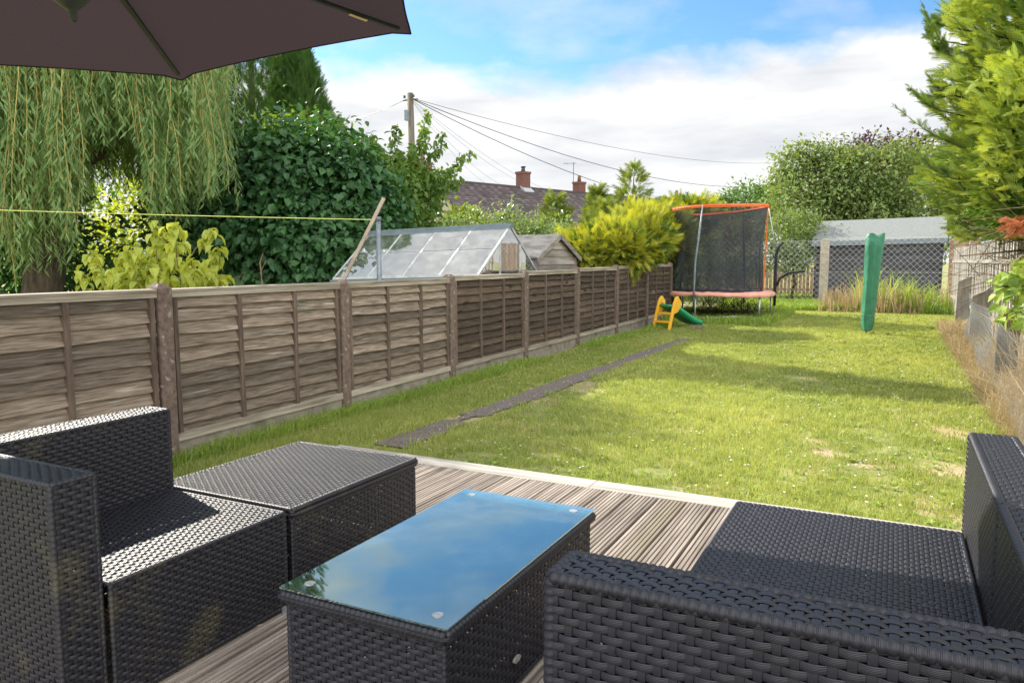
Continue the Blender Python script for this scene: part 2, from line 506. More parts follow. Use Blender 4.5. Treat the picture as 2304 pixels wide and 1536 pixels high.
# glass
def glassmat(name, col=(.93, .98, .96), tr=.85, rough=.0, refl=1.7, gcol=(.95, .97, 1), dust=.3):
    m, t = newmat(name)
    n = t.nodes.new; l = t.links.new
    o = n('ShaderNodeOutputMaterial'); g = n('ShaderNodeBsdfGlossy'); x = n('ShaderNodeBsdfTransparent'); mx = n('ShaderNodeMixShader')
    fr = n('ShaderNodeFresnel'); fr.inputs[0].default_value = 1.52
    ma = n('ShaderNodeMath'); ma.operation = 'MULTIPLY_ADD'; ma.use_clamp = True
    ma.inputs[1].default_value = refl; ma.inputs[2].default_value = 1 - tr
    l(fr.outputs[0], ma.inputs[0])
    g.inputs['Roughness'].default_value = rough
    g.inputs['Color'].default_value = (*gcol, 1)
    x.inputs[0].default_value = (*col, 1)
    l(ma.outputs[0], mx.inputs[0]); l(x.outputs[0], mx.inputs[1]); l(g.outputs[0], mx.inputs[2])
    tcn = n('ShaderNodeTexCoord'); no = n('ShaderNodeTexNoise'); no.inputs['Scale'].default_value = 7; no.inputs['Detail'].default_value = 9; no.inputs['Roughness'].default_value = .75
    l(tcn.outputs['Object'], no.inputs[0])
    mr = n('ShaderNodeMapRange'); mr.inputs[1].default_value = .45; mr.inputs[2].default_value = .8; mr.inputs[3].default_value = dust * .15; mr.inputs[4].default_value = dust
    l(no.outputs[0], mr.inputs[0])
    df = n('ShaderNodeBsdfDiffuse'); df.inputs[0].default_value = (.62, .64, .60, 1); m2 = n('ShaderNodeMixShader')
    l(mr.outputs[0], m2.inputs[0]); l(mx.outputs[0], m2.inputs[1]); l(df.outputs[0], m2.inputs[2])
    l(m2.outputs[0], o.inputs[0])
    return m


M['glass'] = glassmat('greenhouse_glass', (.86, .93, .92), tr=.78, refl=2.4, gcol=(1, 1, 1))
M['tableglass'] = glassmat('tinted_table_glass', (.82, .96, 1), tr=.76, rough=.012, refl=1.5, gcol=(.66, .86, .84), dust=.10)


def netmat():
    m, t = newmat('safety_net')
    n = t.nodes.new; l = t.links.new
    o = n('ShaderNodeOutputMaterial'); d = n('ShaderNodeBsdfDiffuse'); x = n('ShaderNodeBsdfTransparent'); mx = n('ShaderNodeMixShader')
    d.inputs[0].default_value = (.05, .055, .065, 1)
    tcn = n('ShaderNodeTexCoord'); no = n('ShaderNodeTexNoise'); no.inputs['Scale'].default_value = 2.5
    l(tcn.outputs['Object'], no.inputs[0])
    mr = n('ShaderNodeMapRange'); mr.inputs[1].default_value = .3; mr.inputs[2].default_value = .7
    mr.inputs[3].default_value = .54; mr.inputs[4].default_value = .72
    l(no.outputs[0], mr.inputs[0]); l(mr.outputs[0], mx.inputs[0])
    l(x.outputs[0], mx.inputs[1]); l(d.outputs[0], mx.inputs[2]); l(mx.outputs[0], o.inputs[0])
    return m


M['net'] = netmat()


def canopymat():
    m, t = newmat('parasol_cloth')
    n = t.nodes.new; l = t.links.new
    o = n('ShaderNodeOutputMaterial'); d = n('ShaderNodeBsdfDiffuse'); tr = n('ShaderNodeBsdfTranslucent'); mx = n('ShaderNodeMixShader')
    tcn = n('ShaderNodeTexCoord'); no = n('ShaderNodeTexNoise'); no.inputs['Scale'].default_value = 260; no.inputs['Detail'].default_value = 3
    l(tcn.outputs['Object'], no.inputs[0])
    r = n('ShaderNodeValToRGB'); r.color_ramp.elements[0].position = .3; r.color_ramp.elements[1].position = .75
    r.color_ramp.elements[0].color = (.036, .031, .038, 1); r.color_ramp.elements[1].color = (.085, .070, .076, 1)
    l(no.outputs[0], r.inputs[0]); l(r.outputs[0], d.inputs[0])
    tr.inputs[0].default_value = (.036, .025, .028, 1)
    mx.inputs[0].default_value = .42
    l(d.outputs[0], mx.inputs[1]); l(tr.outputs[0], mx.inputs[2]); l(mx.outputs[0], o.inputs[0])
    return m


M['canopy'] = canopymat()


def tilemat():
    m, t = newmat('roof_tiles')
    n = t.nodes.new; l = t.links.new
    o = n('ShaderNodeOutputMaterial'); b = n('ShaderNodeBsdfPrincipled')
    at_ = n('ShaderNodeAttribute'); at_.attribute_name = 'rnd'
    r = n('ShaderNodeValToRGB'); r.color_ramp.elements[0].color = (.045, .036, .038, 1); r.color_ramp.elements[1].color = (.15, .112, .108, 1)
    l(at_.outputs['Fac'], r.inputs[0]); l(r.outputs[0], b.inputs['Base Color'])
    b.inputs['Roughness'].default_value = .85
    l(b.outputs[0], o.inputs[0])
    return m


M['tile'] = tilemat()

# ------------------------------------------------------------------ scatter helper
def unit(v):
    return v / (np.linalg.norm(v, axis=-1, keepdims=True) + 1e-12)


def scatter(mb, tv, tq, P, D, Nn, Sc, a, tt=None, ta=None):
    """place template (x across, y along, z normal) at P with direction D and approx normal Nn"""
    m = len(P); k = len(tv)
    D = unit(D); X = unit(np.cross(D, Nn)); Z = np.cross(X, D)
    tv = np.asarray(tv, float)
    Sc = np.asarray(Sc, float)
    if Sc.ndim == 1: Sc = np.stack([Sc] * 3, 1)
    V = P[:, None, :] + (tv[None, :, 0, None] * Sc[:, None, 0, None]) * X[:, None, :] + (tv[None, :, 1, None] * Sc[:, None, 1, None]) * D[:, None, :] + (tv[None, :, 2, None] * Sc[:, None, 2, None]) * Z[:, None, :]
    off = (np.arange(m) * k)[:, None, None]
    Q = (np.asarray(tq)[None] + off).reshape(-1, 4) if tq is not None and len(tq) else None
    T = (np.asarray(tt)[None] + off).reshape(-1, 3) if tt is not None and len(tt) else None
    A = np.repeat(np.asarray(a, float), k)
    if ta is not None:
        A = np.clip(A + np.tile(np.asarray(ta), m), 0, 1)
    mb.add(V.reshape(-1, 3), Q, T, A)


LEAF_V = [(0, 0, 0), (.28, .42, .05), (0, 1, -.08), (-.28, .42, .05)]
LEAF_Q = [(0, 1, 2, 3)]
# bigger leaf folded along the midrib and drooping
BIG_V = [(0, 0, 0), (.30, .28, .09), (.26, .62, .02), (0, 1, -.22), (-.26, .62, .02), (-.30, .28, .09), (0, .45, -.02)]
BIG_Q = [(0, 1, 2, 6), (6, 2, 3, 4), (0, 6, 4, 5)]


def frond_template(n=7, wid=.055, spread=.42):
    V = []; Q = []
    def blade(p, q, w):
        p = np.array(p); q = np.array(q); d = q - p
        s = np.array([-d[1], d[0], 0]); s = s / (np.linalg.norm(s) + 1e-9) * w / 2
        i = len(V)
        V.extend([p - s, p + s, q + s * .25, q - s * .25]); Q.append((i, i + 1, i + 2, i + 3))
    blade((0, 0, 0), (0, .6, .0), wid * .8)
    blade((0, .5, 0), (0, 1, -.10), wid * .9)
    for k in range(n):
        t = .12 + .8 * k / n
        for s in (-1, 1):
            ln = spread * (1 - t * .65)
            blade((0, t, -.08 * t * t), (s * ln * .62, t + ln * .75, -.08 * t * t - .10 * ln), wid)
    return np.array(V), np.array(Q)


FR_V, FR_Q = frond_template()
FRS_V, FRS_Q = frond_template(4, .10, .5)
FRW_V, FRW_Q = frond_template(5, .10, .45)


def ell_points(c, r, n, shell=.55, zbias=0.):
    """points in an ellipsoid crown, gathered towards its surface"""
    d = unit(rng.normal(size=(n, 3)))
    rad = shell + (1 - shell) * rng.random(n) ** .6
    return np.asarray(c) + d * rad[:, None] * np.asarray(r), d


def lumpy(c, r, nclump, per, cl, shell=.6, flat=1.):
    """clumps of points; returns points, outward directions"""
    P, D = ell_points(c, r, nclump, shell)
    cs = cl * (.6 + .8 * rng.random(nclump))
    pts = []; dirs = []
    g = rng.normal(size=(nclump, per, 3)) * .5
    pts = P[:, None, :] + g * cs[:, None, None]
    dirs = unit(D[:, None, :] * .8 + unit(g) * .7)
    return pts.reshape(-1, 3), dirs.reshape(-1, 3), np.repeat(rng.random(nclump), per)


def leaves(mb, P, D, size, crnd, droop=.5, big=False, aspect=1., up=.6):
    n = len(P)
    d = unit(D + rng.normal(size=(n, 3)) * .55 + np.array([0, 0, -droop]))
    nn = unit(D * .5 + rng.normal(size=(n, 3)) * .35 + np.array([0, 0, up]))
    s = size * (.45 + .95 * rng.random(n))
    sc = np.stack([s * aspect, s, s], 1)
    a = np.clip(crnd * .6 + rng.random(n) * .4, 0, 1)
    scatter(mb, BIG_V if big else LEAF_V, BIG_Q if big else LEAF_Q, P, d, nn, sc, a)


def limbs(mb, base, tips, r0, n=6, sag=.0, wob=.06):
    base = np.array(base, float)
    for t in tips:
        t = np.array(t, float); k = 6
        s = np.linspace(0, 1, k)[:, None]
        pts = base + (t - base) * s
        ln = np.linalg.norm(t - base)
        pts[1:-1] += rng.normal(size=(k - 2, 3)) * wob * ln
        pts[:, 2] += (np.sin(s[:, 0] * pi) * sag * ln)
        mb.tube(pts, np.linspace(r0, r0 * .2, k), n)


def tree(name, label, cat, base, crowns, leafm, nclump, per, cl, size, trunk_r=.08, big=False, droop=.5, shell=.6, aspect=1., trunk_top=None, group=None, nlimb=9, barkm='bark', bottom=None, crownname='crown'):
    """crowns: list of (centre, radii); clumps of leaves fill them"""
    t = thing(name, label, cat, base, group)
    mb = MB()
    tot = sum(np.prod(np.array(r)) ** (2 / 3) for c, r in crowns)
    tips = []
    for c, r in crowns:
        k = max(3, int(nclump * np.prod(np.array(r)) ** (2 / 3) / tot))
        P, D, cr_ = lumpy(c, r, k, per, cl, shell)
        if bottom is not None:
            ok = P[:, 2] > bottom
            P, D, cr_ = P[ok], D[ok], cr_[ok]
        leaves(mb, P, D, size, cr_, droop, big, aspect)
        q, _ = ell_points(c, np.array(r) * .8, nlimb, .5)
        tips.extend(q)
    mb.build(crownname, M[leafm], t)
    tb = MB()
    c0 = np.mean([np.array(c) for c, r in crowns], axis=0)
    top = np.array(trunk_top) if trunk_top is not None else c0
    base = np.array(base, float)
    k = 7; s = np.linspace(0, 1, k)[:, None]
    pts = base + (top - base) * s
    pts[1:, :2] += rng.normal(size=(k - 1, 2)) * .03
    tb.tube(pts, np.linspace(trunk_r, trunk_r * .45, k), 8)
    limbs(tb, base + (top - base) * .6, tips, trunk_r * .4)
    tb.build('trunk', M[barkm], t, smooth=True)
    return t


def conifer(name, label, base, height, rad, leafm, nf, fl, z0=.1, curve=1., trunk_r=.07, wid=1., up=.25, group=None, small=False, tipup=0., cat='conifer', power=1.):
    """fronds arranged round a cone-like envelope, pointing outwards and up"""
    t = thing(name, label, cat, base, group)
    b = np.array(base, float)
    u = rng.random(nf) ** power
    zz = z0 + (height - z0) * u
    env = rad * (1 - u) ** curve * (1 + .18 * np.sin(u * 37 + 1) * (1 - u)) + .03
    th = rng.random(nf) * 2 * pi
    lob = 1 + .16 * np.sin(th * 3 + u * 9) + .10 * np.sin(th * 7 - u * 15)
    rr = env * lob * (.45 + .55 * rng.random(nf) ** .5)
    P = np.stack([b[0] + rr * np.cos(th), b[1] + rr * np.sin(th), b[2] + zz], 1)
    D = np.stack([np.cos(th), np.sin(th), np.full(nf, up) + tipup * u * 2], 1) + rng.normal(size=(nf, 3)) * .32
    Nn = np.tile([0, 0, 1.], (nf, 1)) + rng.normal(size=(nf, 3)) * .5
    s = fl * (.6 + .8 * rng.random(nf)) * (1 - .4 * u)
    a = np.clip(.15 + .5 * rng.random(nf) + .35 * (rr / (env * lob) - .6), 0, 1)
    mb = MB()
    tv, tq = (FRS_V, FRS_Q) if small else (FR_V, FR_Q)
    scatter(mb, tv, tq, P, D, Nn, np.stack([s * wid, s, s], 1), a)
    mb.build('crown', M[leafm], t)
    tb = MB()
    tb.tube([b, b + [0, 0, height * .5], b + [0.02, 0, height * .97]], [trunk_r, trunk_r * .55, .008], 7)
    for k in range(10):
        a_ = rng.random() * 2 * pi; h_ = z0 + (height - z0) * rng.random() * .8
        q = rad * .7 * (1 - h_ / height)
        tb.tube([b + [0, 0, h_], b + [q * cos(a_), q * sin(a_), h_ + .2 * q]], [trunk_r * .3, .006], 5)
    tb.build('trunk', M['bark'], t, smooth=True)
    return t


#SECTION ground ------------------------------------------------------------------
g = MB()
nx, ny = 2, 2
g.add([(-600, -300, 0), (600, -300, 0), (600, 900, 0), (-600, 900, 0)], [(0, 1, 2, 3)])
o = g.build('ground', M['soil']); tag(o, kind='structure')

# path: narrow strip of worn tarmac with ragged edges
g = MB()
ys = np.concatenate([np.arange(4.25, 12.6, .06)])
xl = -3.27 + .008 * (ys - 4.2) + rng.normal(size=len(ys)) * .012 + .02 * np.sin(ys * 2.3)
xr = -3.01 + .008 * (ys - 4.2) + rng.normal(size=len(ys)) * .012 + .02 * np.sin(ys * 3.1)
gap = np.abs(ys - 5.3) < .13
xr[gap] -= .10; xl[gap] += .09
k = 7
V = []
for i in range(len(ys)):
    for j in range(k):
        s_ = j / (k - 1)
        V.append((xl[i] + (xr[i] - xl[i]) * s_, ys[i], .012 + rng.normal() * .0015))
Q = [(i * k + j, i * k + j + 1, (i + 1) * k + j + 1, (i + 1) * k + j) for i in range(len(ys) - 1) for j in range(k - 1)]
g.add(V, Q)
o = g.build('path', M['path']); tag(o, kind='structure')

# deck: grooved boards running down the garden, one flat board across the end
DZ = 0.10
g = MB()
bw = .131; gapw = .014
x = -3.20
i = 0
while x < 1.6:
    prof = []
    ng = 7; gw = .0055; rw = (bw - (ng - 1) * gw) / ng
    for k_ in range(ng):
        e = x + k_ * (rw + gw)
        prof += [(e + .001, DZ), (e + rw - .001, DZ)]
        if k_ < ng - 1: prof += [(e + rw, DZ - .007), (e + rw + gw, DZ - .007)]
    prof = [(x, DZ - .028)] + [(x, DZ - .002)] + prof + [(x + bw, DZ - .002)] + [(x + bw, DZ - .028)]
    dz = rng.normal() * .0012
    y0, y1 = -1.6, 3.685
    V = [(p[0], y0, p[1] + dz) for p in prof] + [(p[0], y1, p[1] + dz) for p in prof]
    n_ = len(prof)
    g.add(V, [(j, j + 1, n_ + j + 1, n_ + j) for j in range(n_ - 1)], a=rng.random())
    x += bw + gapw; i += 1
o = g.build('deck_boards', M['deck']); tag(o, kind='structure')
g = MB(); g.box(-3.19, 1.6, -1.6, 3.68, .02, .055)  # black sheet added below the boards as the shade in their gaps
o = g.build('deck_gap_shade', M['black']); tag(o, kind='structure')
g = MB()
for x0, x1 in ((-3.22, -1.42), (-1.416, .98), (.984, 1.6)):
    prof = [(3.69, DZ - .03), (3.69, DZ)]
    for k_ in range(12):
        y_ = 3.694 + k_ * .0118
        prof += [(y_, DZ), (y_ + .008, DZ), (y_ + .009, DZ - .0015), (y_ + .0108, DZ - .0015)]
    prof += [(3.838, DZ), (3.84, DZ - .004), (3.84, DZ - .10)]
    V = [(x0, p[0], p[1]) for p in prof] + [(x1, p[0], p[1]) for p in prof]
    n_ = len(prof)
    g.add(V, [(j, n_ + j, n_ + j + 1, j + 1) for j in range(n_ - 1)], a=rng.random())
g.box(-3.23, -3.205, -1.6, 3.84, 0, DZ - .003)
o = g.build('deck_edge_board', M['deckedge']); tag(o, kind='structure')

#SECTION grass -------------------------------------------------------------------
def grass_patch(mb, n, x0, x1, y0, y1, h, wd, near=True, dens=None, lean=.45, col=(0, 1), tuft=0):
    if tuft: n = n // tuft
    u = rng.random(n)
    # more blades close to the viewer
    y = y0 * (y1 / y0) ** u if near else y0 + (y1 - y0) * u
    x = x0 + (x1 - x0) * rng.random(n)
    nz = (np.sin(x * 2.1 + y * .7) + np.sin(y * 1.7 - x * 1.3 + 2) + np.sin(x * 5.3 + 1.1 * y) * .5 + np.sin(y * 4.1) * .4) / 2.9
    nz = .5 + .5 * nz
    if dens is not None:
        ok = dens(x, y, nz)
        x, y, nz = x[ok], y[ok], nz[ok]
    if tuft:
        x = np.repeat(x, tuft); y = np.repeat(y, tuft); nz = np.repeat(nz, tuft)
        x = x + rng.normal(size=len(x)) * .028; y = y + rng.normal(size=len(y)) * .028
    n = len(x)
    hh = h * (.45 + .9 * rng.random(n)) * (.7 + .5 * nz) if h < .5 else h * (.12 + 1.1 * rng.random(n) ** 2.6) * (.35 + nz)
    th = rng.random(n) * 2 * pi
    ln = lean * rng.random(n)
    wv = wd * (.7 + .6 * rng.random(n)) * np.clip(y / 6, .8, 3.0)
    c, s_ = np.cos(th), np.sin(th)
    ph = rng.random(n) * 2 * pi
    B = np.stack([x, y, np.zeros(n)], 1)
    W = np.stack([np.cos(ph), np.sin(ph), np.zeros(n)], 1) * wv[:, None] / 2
    Lx = np.stack([c * ln, s_ * ln, np.ones(n)], 1)
    mid = B + Lx * (hh * .55)[:, None]
    tip = B + Lx * hh[:, None] + np.stack([c, s_, -np.ones(n) * .4], 1) * (hh * ln * .8)[:, None]
    V = np.stack([B - W, B + W, mid + W * .8, mid - W * .8, tip], 1).reshape(-1, 3)
    o5 = np.arange(n)[:, None] * 5
    A = np.clip(col[0] + (col[1] - col[0]) * (.55 * rng.random(n) + .45 * nz), 0, 1)
    mb.add(V, o5 + np.array([[0, 1, 2, 3]]), o5 + np.array([[3, 2, 4]]), np.repeat(A, 5))


def lawn_ok(x, y, nz):
    on_deck = (y < 3.86) & (x > -3.25)
    on_path = (x > -3.24) & (x < -3.0) & (y > 4.2) & (y < 12.5)
    bare = (nz + .12 * np.sin(x * 9 + y * 5) + .1 * np.sin(y * 13 - x * 7) < .20) & (rng.random(len(x)) < .75) & (y < 10)
    bare = bare | ((x > -.6) & (y < 7.5) & (np.sin(x * 6.1 + 2) * np.sin(y * 5.3 + x * 3) > .55) & (rng.random(len(x)) < .6))
    brown = (x > .45) & (y < 11) & (rng.random(len(x)) < (x - .45) * .9)
    return ~(on_deck | on_path | bare | brown)


g = MB()
grass_patch(g, 420000, -4.25, 1.5, 3.0, 24, .034, .0050, dens=lawn_ok)
grass_patch(g, 40000, -4.15, -3.3, 1.5, 15, .05, .0055, dens=lawn_ok, col=(0, .7))
grass_patch(g, 45000, -4.0, 1.3, 3.9, 20, .07, .0060, dens=lawn_ok, tuft=22, lean=.8, col=(.1, .75))
o = g.build('lawn_grass', M['L_grass']); tag(o, 'short patchy yellow green lawn grass between the fences', 'grass', kind='stuff')

g = MB()
grass_patch(g, 16000, -4.2, -3.95, 2.5, 16, .11, .007, lean=.6, dens=lambda x, y, nz: nz > .35)
grass_patch(g, 20000, -4.4, 1.2, 21.2, 24.2, .20, .010, near=False, lean=.35)
grass_patch(g, 9000, -4.9, -2.2, 15.6, 20, .16, .010, near=False, lean=.4)
grass_patch(g, 1300, -.9, 1.3, 21.2, 23.2, .95, .012, near=False, lean=.5)
grass_patch(g, 14000, -7, 3, 24.5, 30, .15, .03, near=False, lean=.35)
o = g.build('long_grass', M['L_weed']); tag(o, 'longer green grass growing at the foot of the fences', 'grass', kind='stuff')

g = MB()
grass_patch(g, 17000, .75, 1.55, 4.2, 17, .24, .004, lean=1.0)
grass_patch(g, 3600, -1.9, 1.5, 20.9, 24.0, .75, .010, near=False, lean=.35, dens=lambda x, y, nz: (nz > .38) & (x > -1.8))
o = g.build('dry_grass', M['L_dry']); tag(o, 'straw coloured dry grass along the right and rear fences', 'grass', kind='stuff')

# broad leaved weeds in the lawn near the deck
g = MB()
n = 900
wx = -2.8 + 4.1 * rng.random(n) ** .6; wy = 3.95 + 5.0 * rng.random(n) ** 1.6
for i in range(n):
    k_ = rng.integers(4, 9)
    th = rng.random(k_) * 2 * pi
    P = np.tile([wx[i], wy[i], .006], (k_, 1)); D = np.stack([np.cos(th), np.sin(th), .35 + .5 * rng.random(k_)], 1)
    scatter(g, LEAF_V, LEAF_Q, P, D, np.tile([0, 0, 1.], (k_, 1)), .030 * (.6 + .9 * rng.random(k_)), .3 + .7 * rng.random(k_))
o = g.build('lawn_weeds', M['L_weed']); tag(o, 'low broad leaved weeds scattered through the lawn', 'weeds', kind='stuff')
g = MB()
n = 520
wx = -3.9 + 4.8 * rng.random(n); wy = 4.2 * (15 / 4.2) ** rng.random(n)
P = np.stack([wx, wy, .035 + .015 * rng.random(n)], 1)
for k_ in range(6):
    th = k_ * pi / 3
    scatter(g, LEAF_V, LEAF_Q, P, np.tile([cos(th), sin(th), .15], (n, 1)), np.tile([0, 0, 1.], (n, 1)), .009 * np.clip(wy / 6, 1, 2), rng.random(n))
o = g.build('daisies', M['white']); tag(o, 'tiny white daisies dotted over the lawn', 'flowers', kind='stuff')

#SECTION left fence --------------------------------------------------------------
PY = [-.55, 1.33, 3.21, 5.0, 6.81, 8.71, 10.63, 12.60, 14.58, 16.60]
PTOP = [1.15, 1.155, 1.165, 1.15, 1.165, 1.19, 1.22, 1.24, 1.26, 1.275]
def fx(y): return -4.10 - .03 * (y - 3.3)


POSTLAB = ['', '', 'brown concrete fence post right behind the sofa backrest', 'speckled concrete fence post at the left end of the greenhouse',
           'concrete fence post under the middle of the greenhouse roof', 'concrete fence post below the right corner of the greenhouse',
           'concrete fence post below the right corner of the small grey shed', 'thin concrete fence post beneath the golden conifer',
           'concrete fence post between the last two dark fence panels', 'last fence post of the left fence, beside the trampoline net']
PANLAB = ['', 'pale fence panel behind the sofa, at the left picture edge', 'pale lap fence panel with a green string snagged on it',
          'fence panel with whitish peeling boards under the left half of the greenhouse', 'brown fence panel under the right half of the greenhouse',
          'fence panel with golden brown boards in front of the small grey shed', 'dark brown fence panel just right of the small grey shed',
          'dark brown fence panel below the golden conifer', 'short-looking dark fence panel ending behind the yellow slide']
def fence_post(y, top, i):
    x = fx(y)
    t = thing('fence_post', POSTLAB[i] or 'fence post outside the picture at the left', 'fence post', (x, y, 0), 'concrete posts of the left fence')
    m = MB()
    w = .052
    m.box(x - w, x + w, y - w, y + w, 0, top - .03)
    m.add([(x - w, y - w, top - .03), (x + w, y - w, top - .03), (x + w, y + w, top - .03), (x - w, y + w, top - .03), (x - w * .45, y - w * .45, top), (x + w * .45, y - w * .45, top), (x + w * .45, y + w * .45, top), (x - w * .45, y + w * .45, top)],
          [(4, 5, 6, 7), (0, 1, 5, 4), (1, 2, 6, 5), (2, 3, 7, 6), (3, 0, 4, 7)])
    m.build('shaft', M['post'], t)
    return t


def fence_panel(ya, yb, top, i):
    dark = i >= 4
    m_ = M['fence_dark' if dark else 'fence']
    y0, y1 = ya + .055, yb - .055
    xm = fx((ya + yb) / 2); sl = -.03
    X = lambda y: fx(y)
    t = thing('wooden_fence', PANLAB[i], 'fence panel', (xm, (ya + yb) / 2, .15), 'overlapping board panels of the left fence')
    zb = .16; zt = top - .035
    nb = 11
    pitch = (zt - zb - .02) / nb
    b = MB()
    for k in range(nb):
        z0 = zb + k * pitch; z1 = z0 + pitch * 1.22
        n = 26
        ys = np.linspace(y0, y1, n)
        ph = rng.random() * 6; am = .003 + .0045 * rng.random()
        wav = am * np.sin(ys * (2.2 + rng.random() * 2) + ph) + .0035 * np.sin(ys * 9 + ph * 2) + rng.normal(size=n) * .0012
        wav = np.where(rng.random() < .5, wav, wav * .7)
        xs = fx(ys)
        rows = []
        for f_, dx, dz in ((0, .029, 1), (.03, .031, 1), (.5, .014, .5), (1, -.006, 0)):
            rows.append(np.stack([xs + dx, ys, z0 + (z1 - z0) * f_ + wav * dz], 1))
        rows.append(np.stack([xs + .004, ys, z0 + wav], 1))
        V = np.vstack([rows[4], rows[0], rows[1], rows[2], rows[3]])
        Q = [(r * n + j, r * n + j + 1, (r + 1) * n + j + 1, (r + 1) * n + j) for r in range(4) for j in range(n - 1)]
        b.add(V, Q, a=rng.random())
        # back side
        b.add(np.vstack([np.stack([xs - .012, ys, np.full(n, z0)], 1), np.stack([xs - .012, ys, np.full(n, z1)], 1)]), [(j, j + 1, n + j + 1, n + j) for j in range(n - 1)], a=.3)
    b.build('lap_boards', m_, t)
    for f_ in (0.018, .345, .675, .982):
        y = y0 + (y1 - y0) * f_
        x = X(y)
        m = MB()
        lean = rng.normal() * .006
        m.hexa([(x + .012, y - .018, zb), (x + .044, y - .016, zb), (x + .044, y + .016, zb), (x + .012, y + .018, zb),
                (x + .012, y - .018 + lean, zt), (x + .040, y - .016 + lean, zt), (x + .040, y + .016 + lean, zt), (x + .012, y + .018 + lean, zt)], a=rng.random())
        m.build('batten', M['batten'], t)
    m = MB()
    m.hexa([(X(y0) - .02, y0, zt + .002), (X(y0) + .05, y0, zt + .002), (X(y1) + .05, y1, zt + .002), (X(y1) - .02, y1, zt + .002),
            (X(y0) - .02, y0, zt + .022), (X(y0) + .05, y0, zt + .018), (X(y1) + .05, y1, zt + .018), (X(y1) - .02, y1, zt + .022)], a=rng.random())
    m.hexa([(X(y0) + .018, y0, zt - .032), (X(y0) + .046, y0, zt - .032), (X(y1) + .046, y1, zt - .032), (X(y1) + .018, y1, zt - .032),
            (X(y0) + .018, y0, zt), (X(y0) + .046, y0, zt), (X(y1) + .046, y1, zt), (X(y1) + .018, y1, zt)], a=rng.random())
    m.build('cap_rail', M['rail'], t)
    m = MB()
    m.hexa([(X(y0) + .02, y0, zb - .006), (X(y0) + .05, y0, zb - .006), (X(y1) + .05, y1, zb - .006), (X(y1) + .02, y1, zb - .006),
            (X(y0) + .02, y0, zb + .045), (X(y0) + .046, y0, zb + .045), (X(y1) + .046, y1, zb + .045), (X(y1) + .02, y1, zb + .045)], a=rng.random())
    m.build('bottom_rail', M['rail'], t)
    return t


for i, (y, top) in enumerate(zip(PY, PTOP)):
    if i >= 1:
        fence_post(y, top, i)
    if 1 <= i < len(PY) - 1:
        tp = (top + PTOP[i + 1]) / 2 - .015
        pt_ = fence_panel(y, PY[i + 1], tp, i)
        ya, yb = y + .055, PY[i + 1] - .055
        m = MB()
        m.hexa([(fx(ya) - .02, ya, -.02), (fx(ya) + .03, ya, -.02), (fx(yb) + .03, yb, -.02), (fx(yb) - .02, yb, -.02),
                (fx(ya) - .02, ya, .152), (fx(ya) + .03, ya, .152), (fx(yb) + .03, yb, .152), (fx(yb) - .02, yb, .152)])
        m.build('gravel_board', M['gravelboard'], pt_)
# string on the second panel
p0 = at(672, 668, 4.55); x0 = fx(4.55) + .03
m = MB(); s_ = np.linspace(0, 1, 8)
m.tube(np.stack([np.full(8, x0 + .005), 4.42 + .1 * s_, 1.00 - .09 * s_ + .02 * np.sin(s_ * 9)], 1), .0022, 4)
tag(m.build('string', M['net_green']), 'scrap of green string snagged on the pale fence panel', 'string')

#SECTION furniture ---------------------------------------------------------------
def weave(mb, O, U, V, W, H, pr=.013, pc=.022, amp=.0027, phase=0):
    """a real weave: flat strands along U going over and under stakes along V"""
    O = np.array(O, float); U = np.array(U, float); V = np.array(V, float)
    Nn = np.cross(U, V)
    nr = max(1, int(round(H / pr))); pr = H / nr
    ncol = max(1, int(round(W / pc))); pc = W / ncol
    k = ncol * 4 + 1
    u = np.linspace(0, W, k)
    for i in range(nr):
        v = (i + .5) * pr
        zc = amp * np.sin(pi * u / pc + pi * (i + phase) + pi / 2 * 0)
        hw = pr * .45
        rows = []
        wob = rng.normal() * .0004
        for s_, dz in ((-1, -.0012), (-.5, .0002), (.5, .0002), (1, -.0012)):
            rows.append(O + u[:, None] * U + (v + s_ * hw + wob) * V + (zc + dz)[:, None] * Nn)
        P = np.vstack(rows)
        Q = np.array([(r * k + j, r * k + j + 1, (r + 1) * k + j + 1, (r + 1) * k + j) for r in range(3) for j in range(k - 1)])
        mb.add(P, Q, a=np.repeat([0, .25, .75, 1.], k))
    # stakes at the crests, so each strand passes over one and under the next
    kv = nr * 2 + 1
    v = np.linspace(0, H, kv)
    for j in range(ncol):
        uc = (j + .5) * pc
        zc = -amp * .9 * np.sin(pi * (j + .5)) * np.cos(pi * (v / pr - .5) + pi * phase) * .55
        hw = pc * .26
        P = np.vstack([O + (uc - hw) * U + v[:, None] * V + (zc - .0004)[:, None] * Nn, O + uc * U + v[:, None] * V + (zc + .0004)[:, None] * Nn, O + (uc + hw) * U + v[:, None] * V + (zc - .0004)[:, None] * Nn])
        Q = np.array([(r * kv + q, (r + 1) * kv + q, (r + 1) * kv + q + 1, r * kv + q + 1) for r in range(2) for q in range(kv - 1)])
        mb.add(P, Q, a=np.repeat([0, .5, 1.], kv))


def wrap(mb, p, q, r=.010, pitch=.016):
    """a frame edge wrapped in strand: a tube with a bump at every turn"""
    p = np.array(p, float); q = np.array(q, float)
    ln = np.linalg.norm(q - p); n = max(2, int(ln / pitch))
    s = np.linspace(0, 1, n * 4 + 1)
    rad = r * (.80 + .24 * np.abs(np.sin(s * n * pi)))
    i0 = len(mb.a)
    mb.tube(p + (q - p) * s[:, None], rad, 8)
    st = mb.a[-1]
    st[:(n * 4 + 1) * 8] = np.repeat((s * n) % 1, 8)


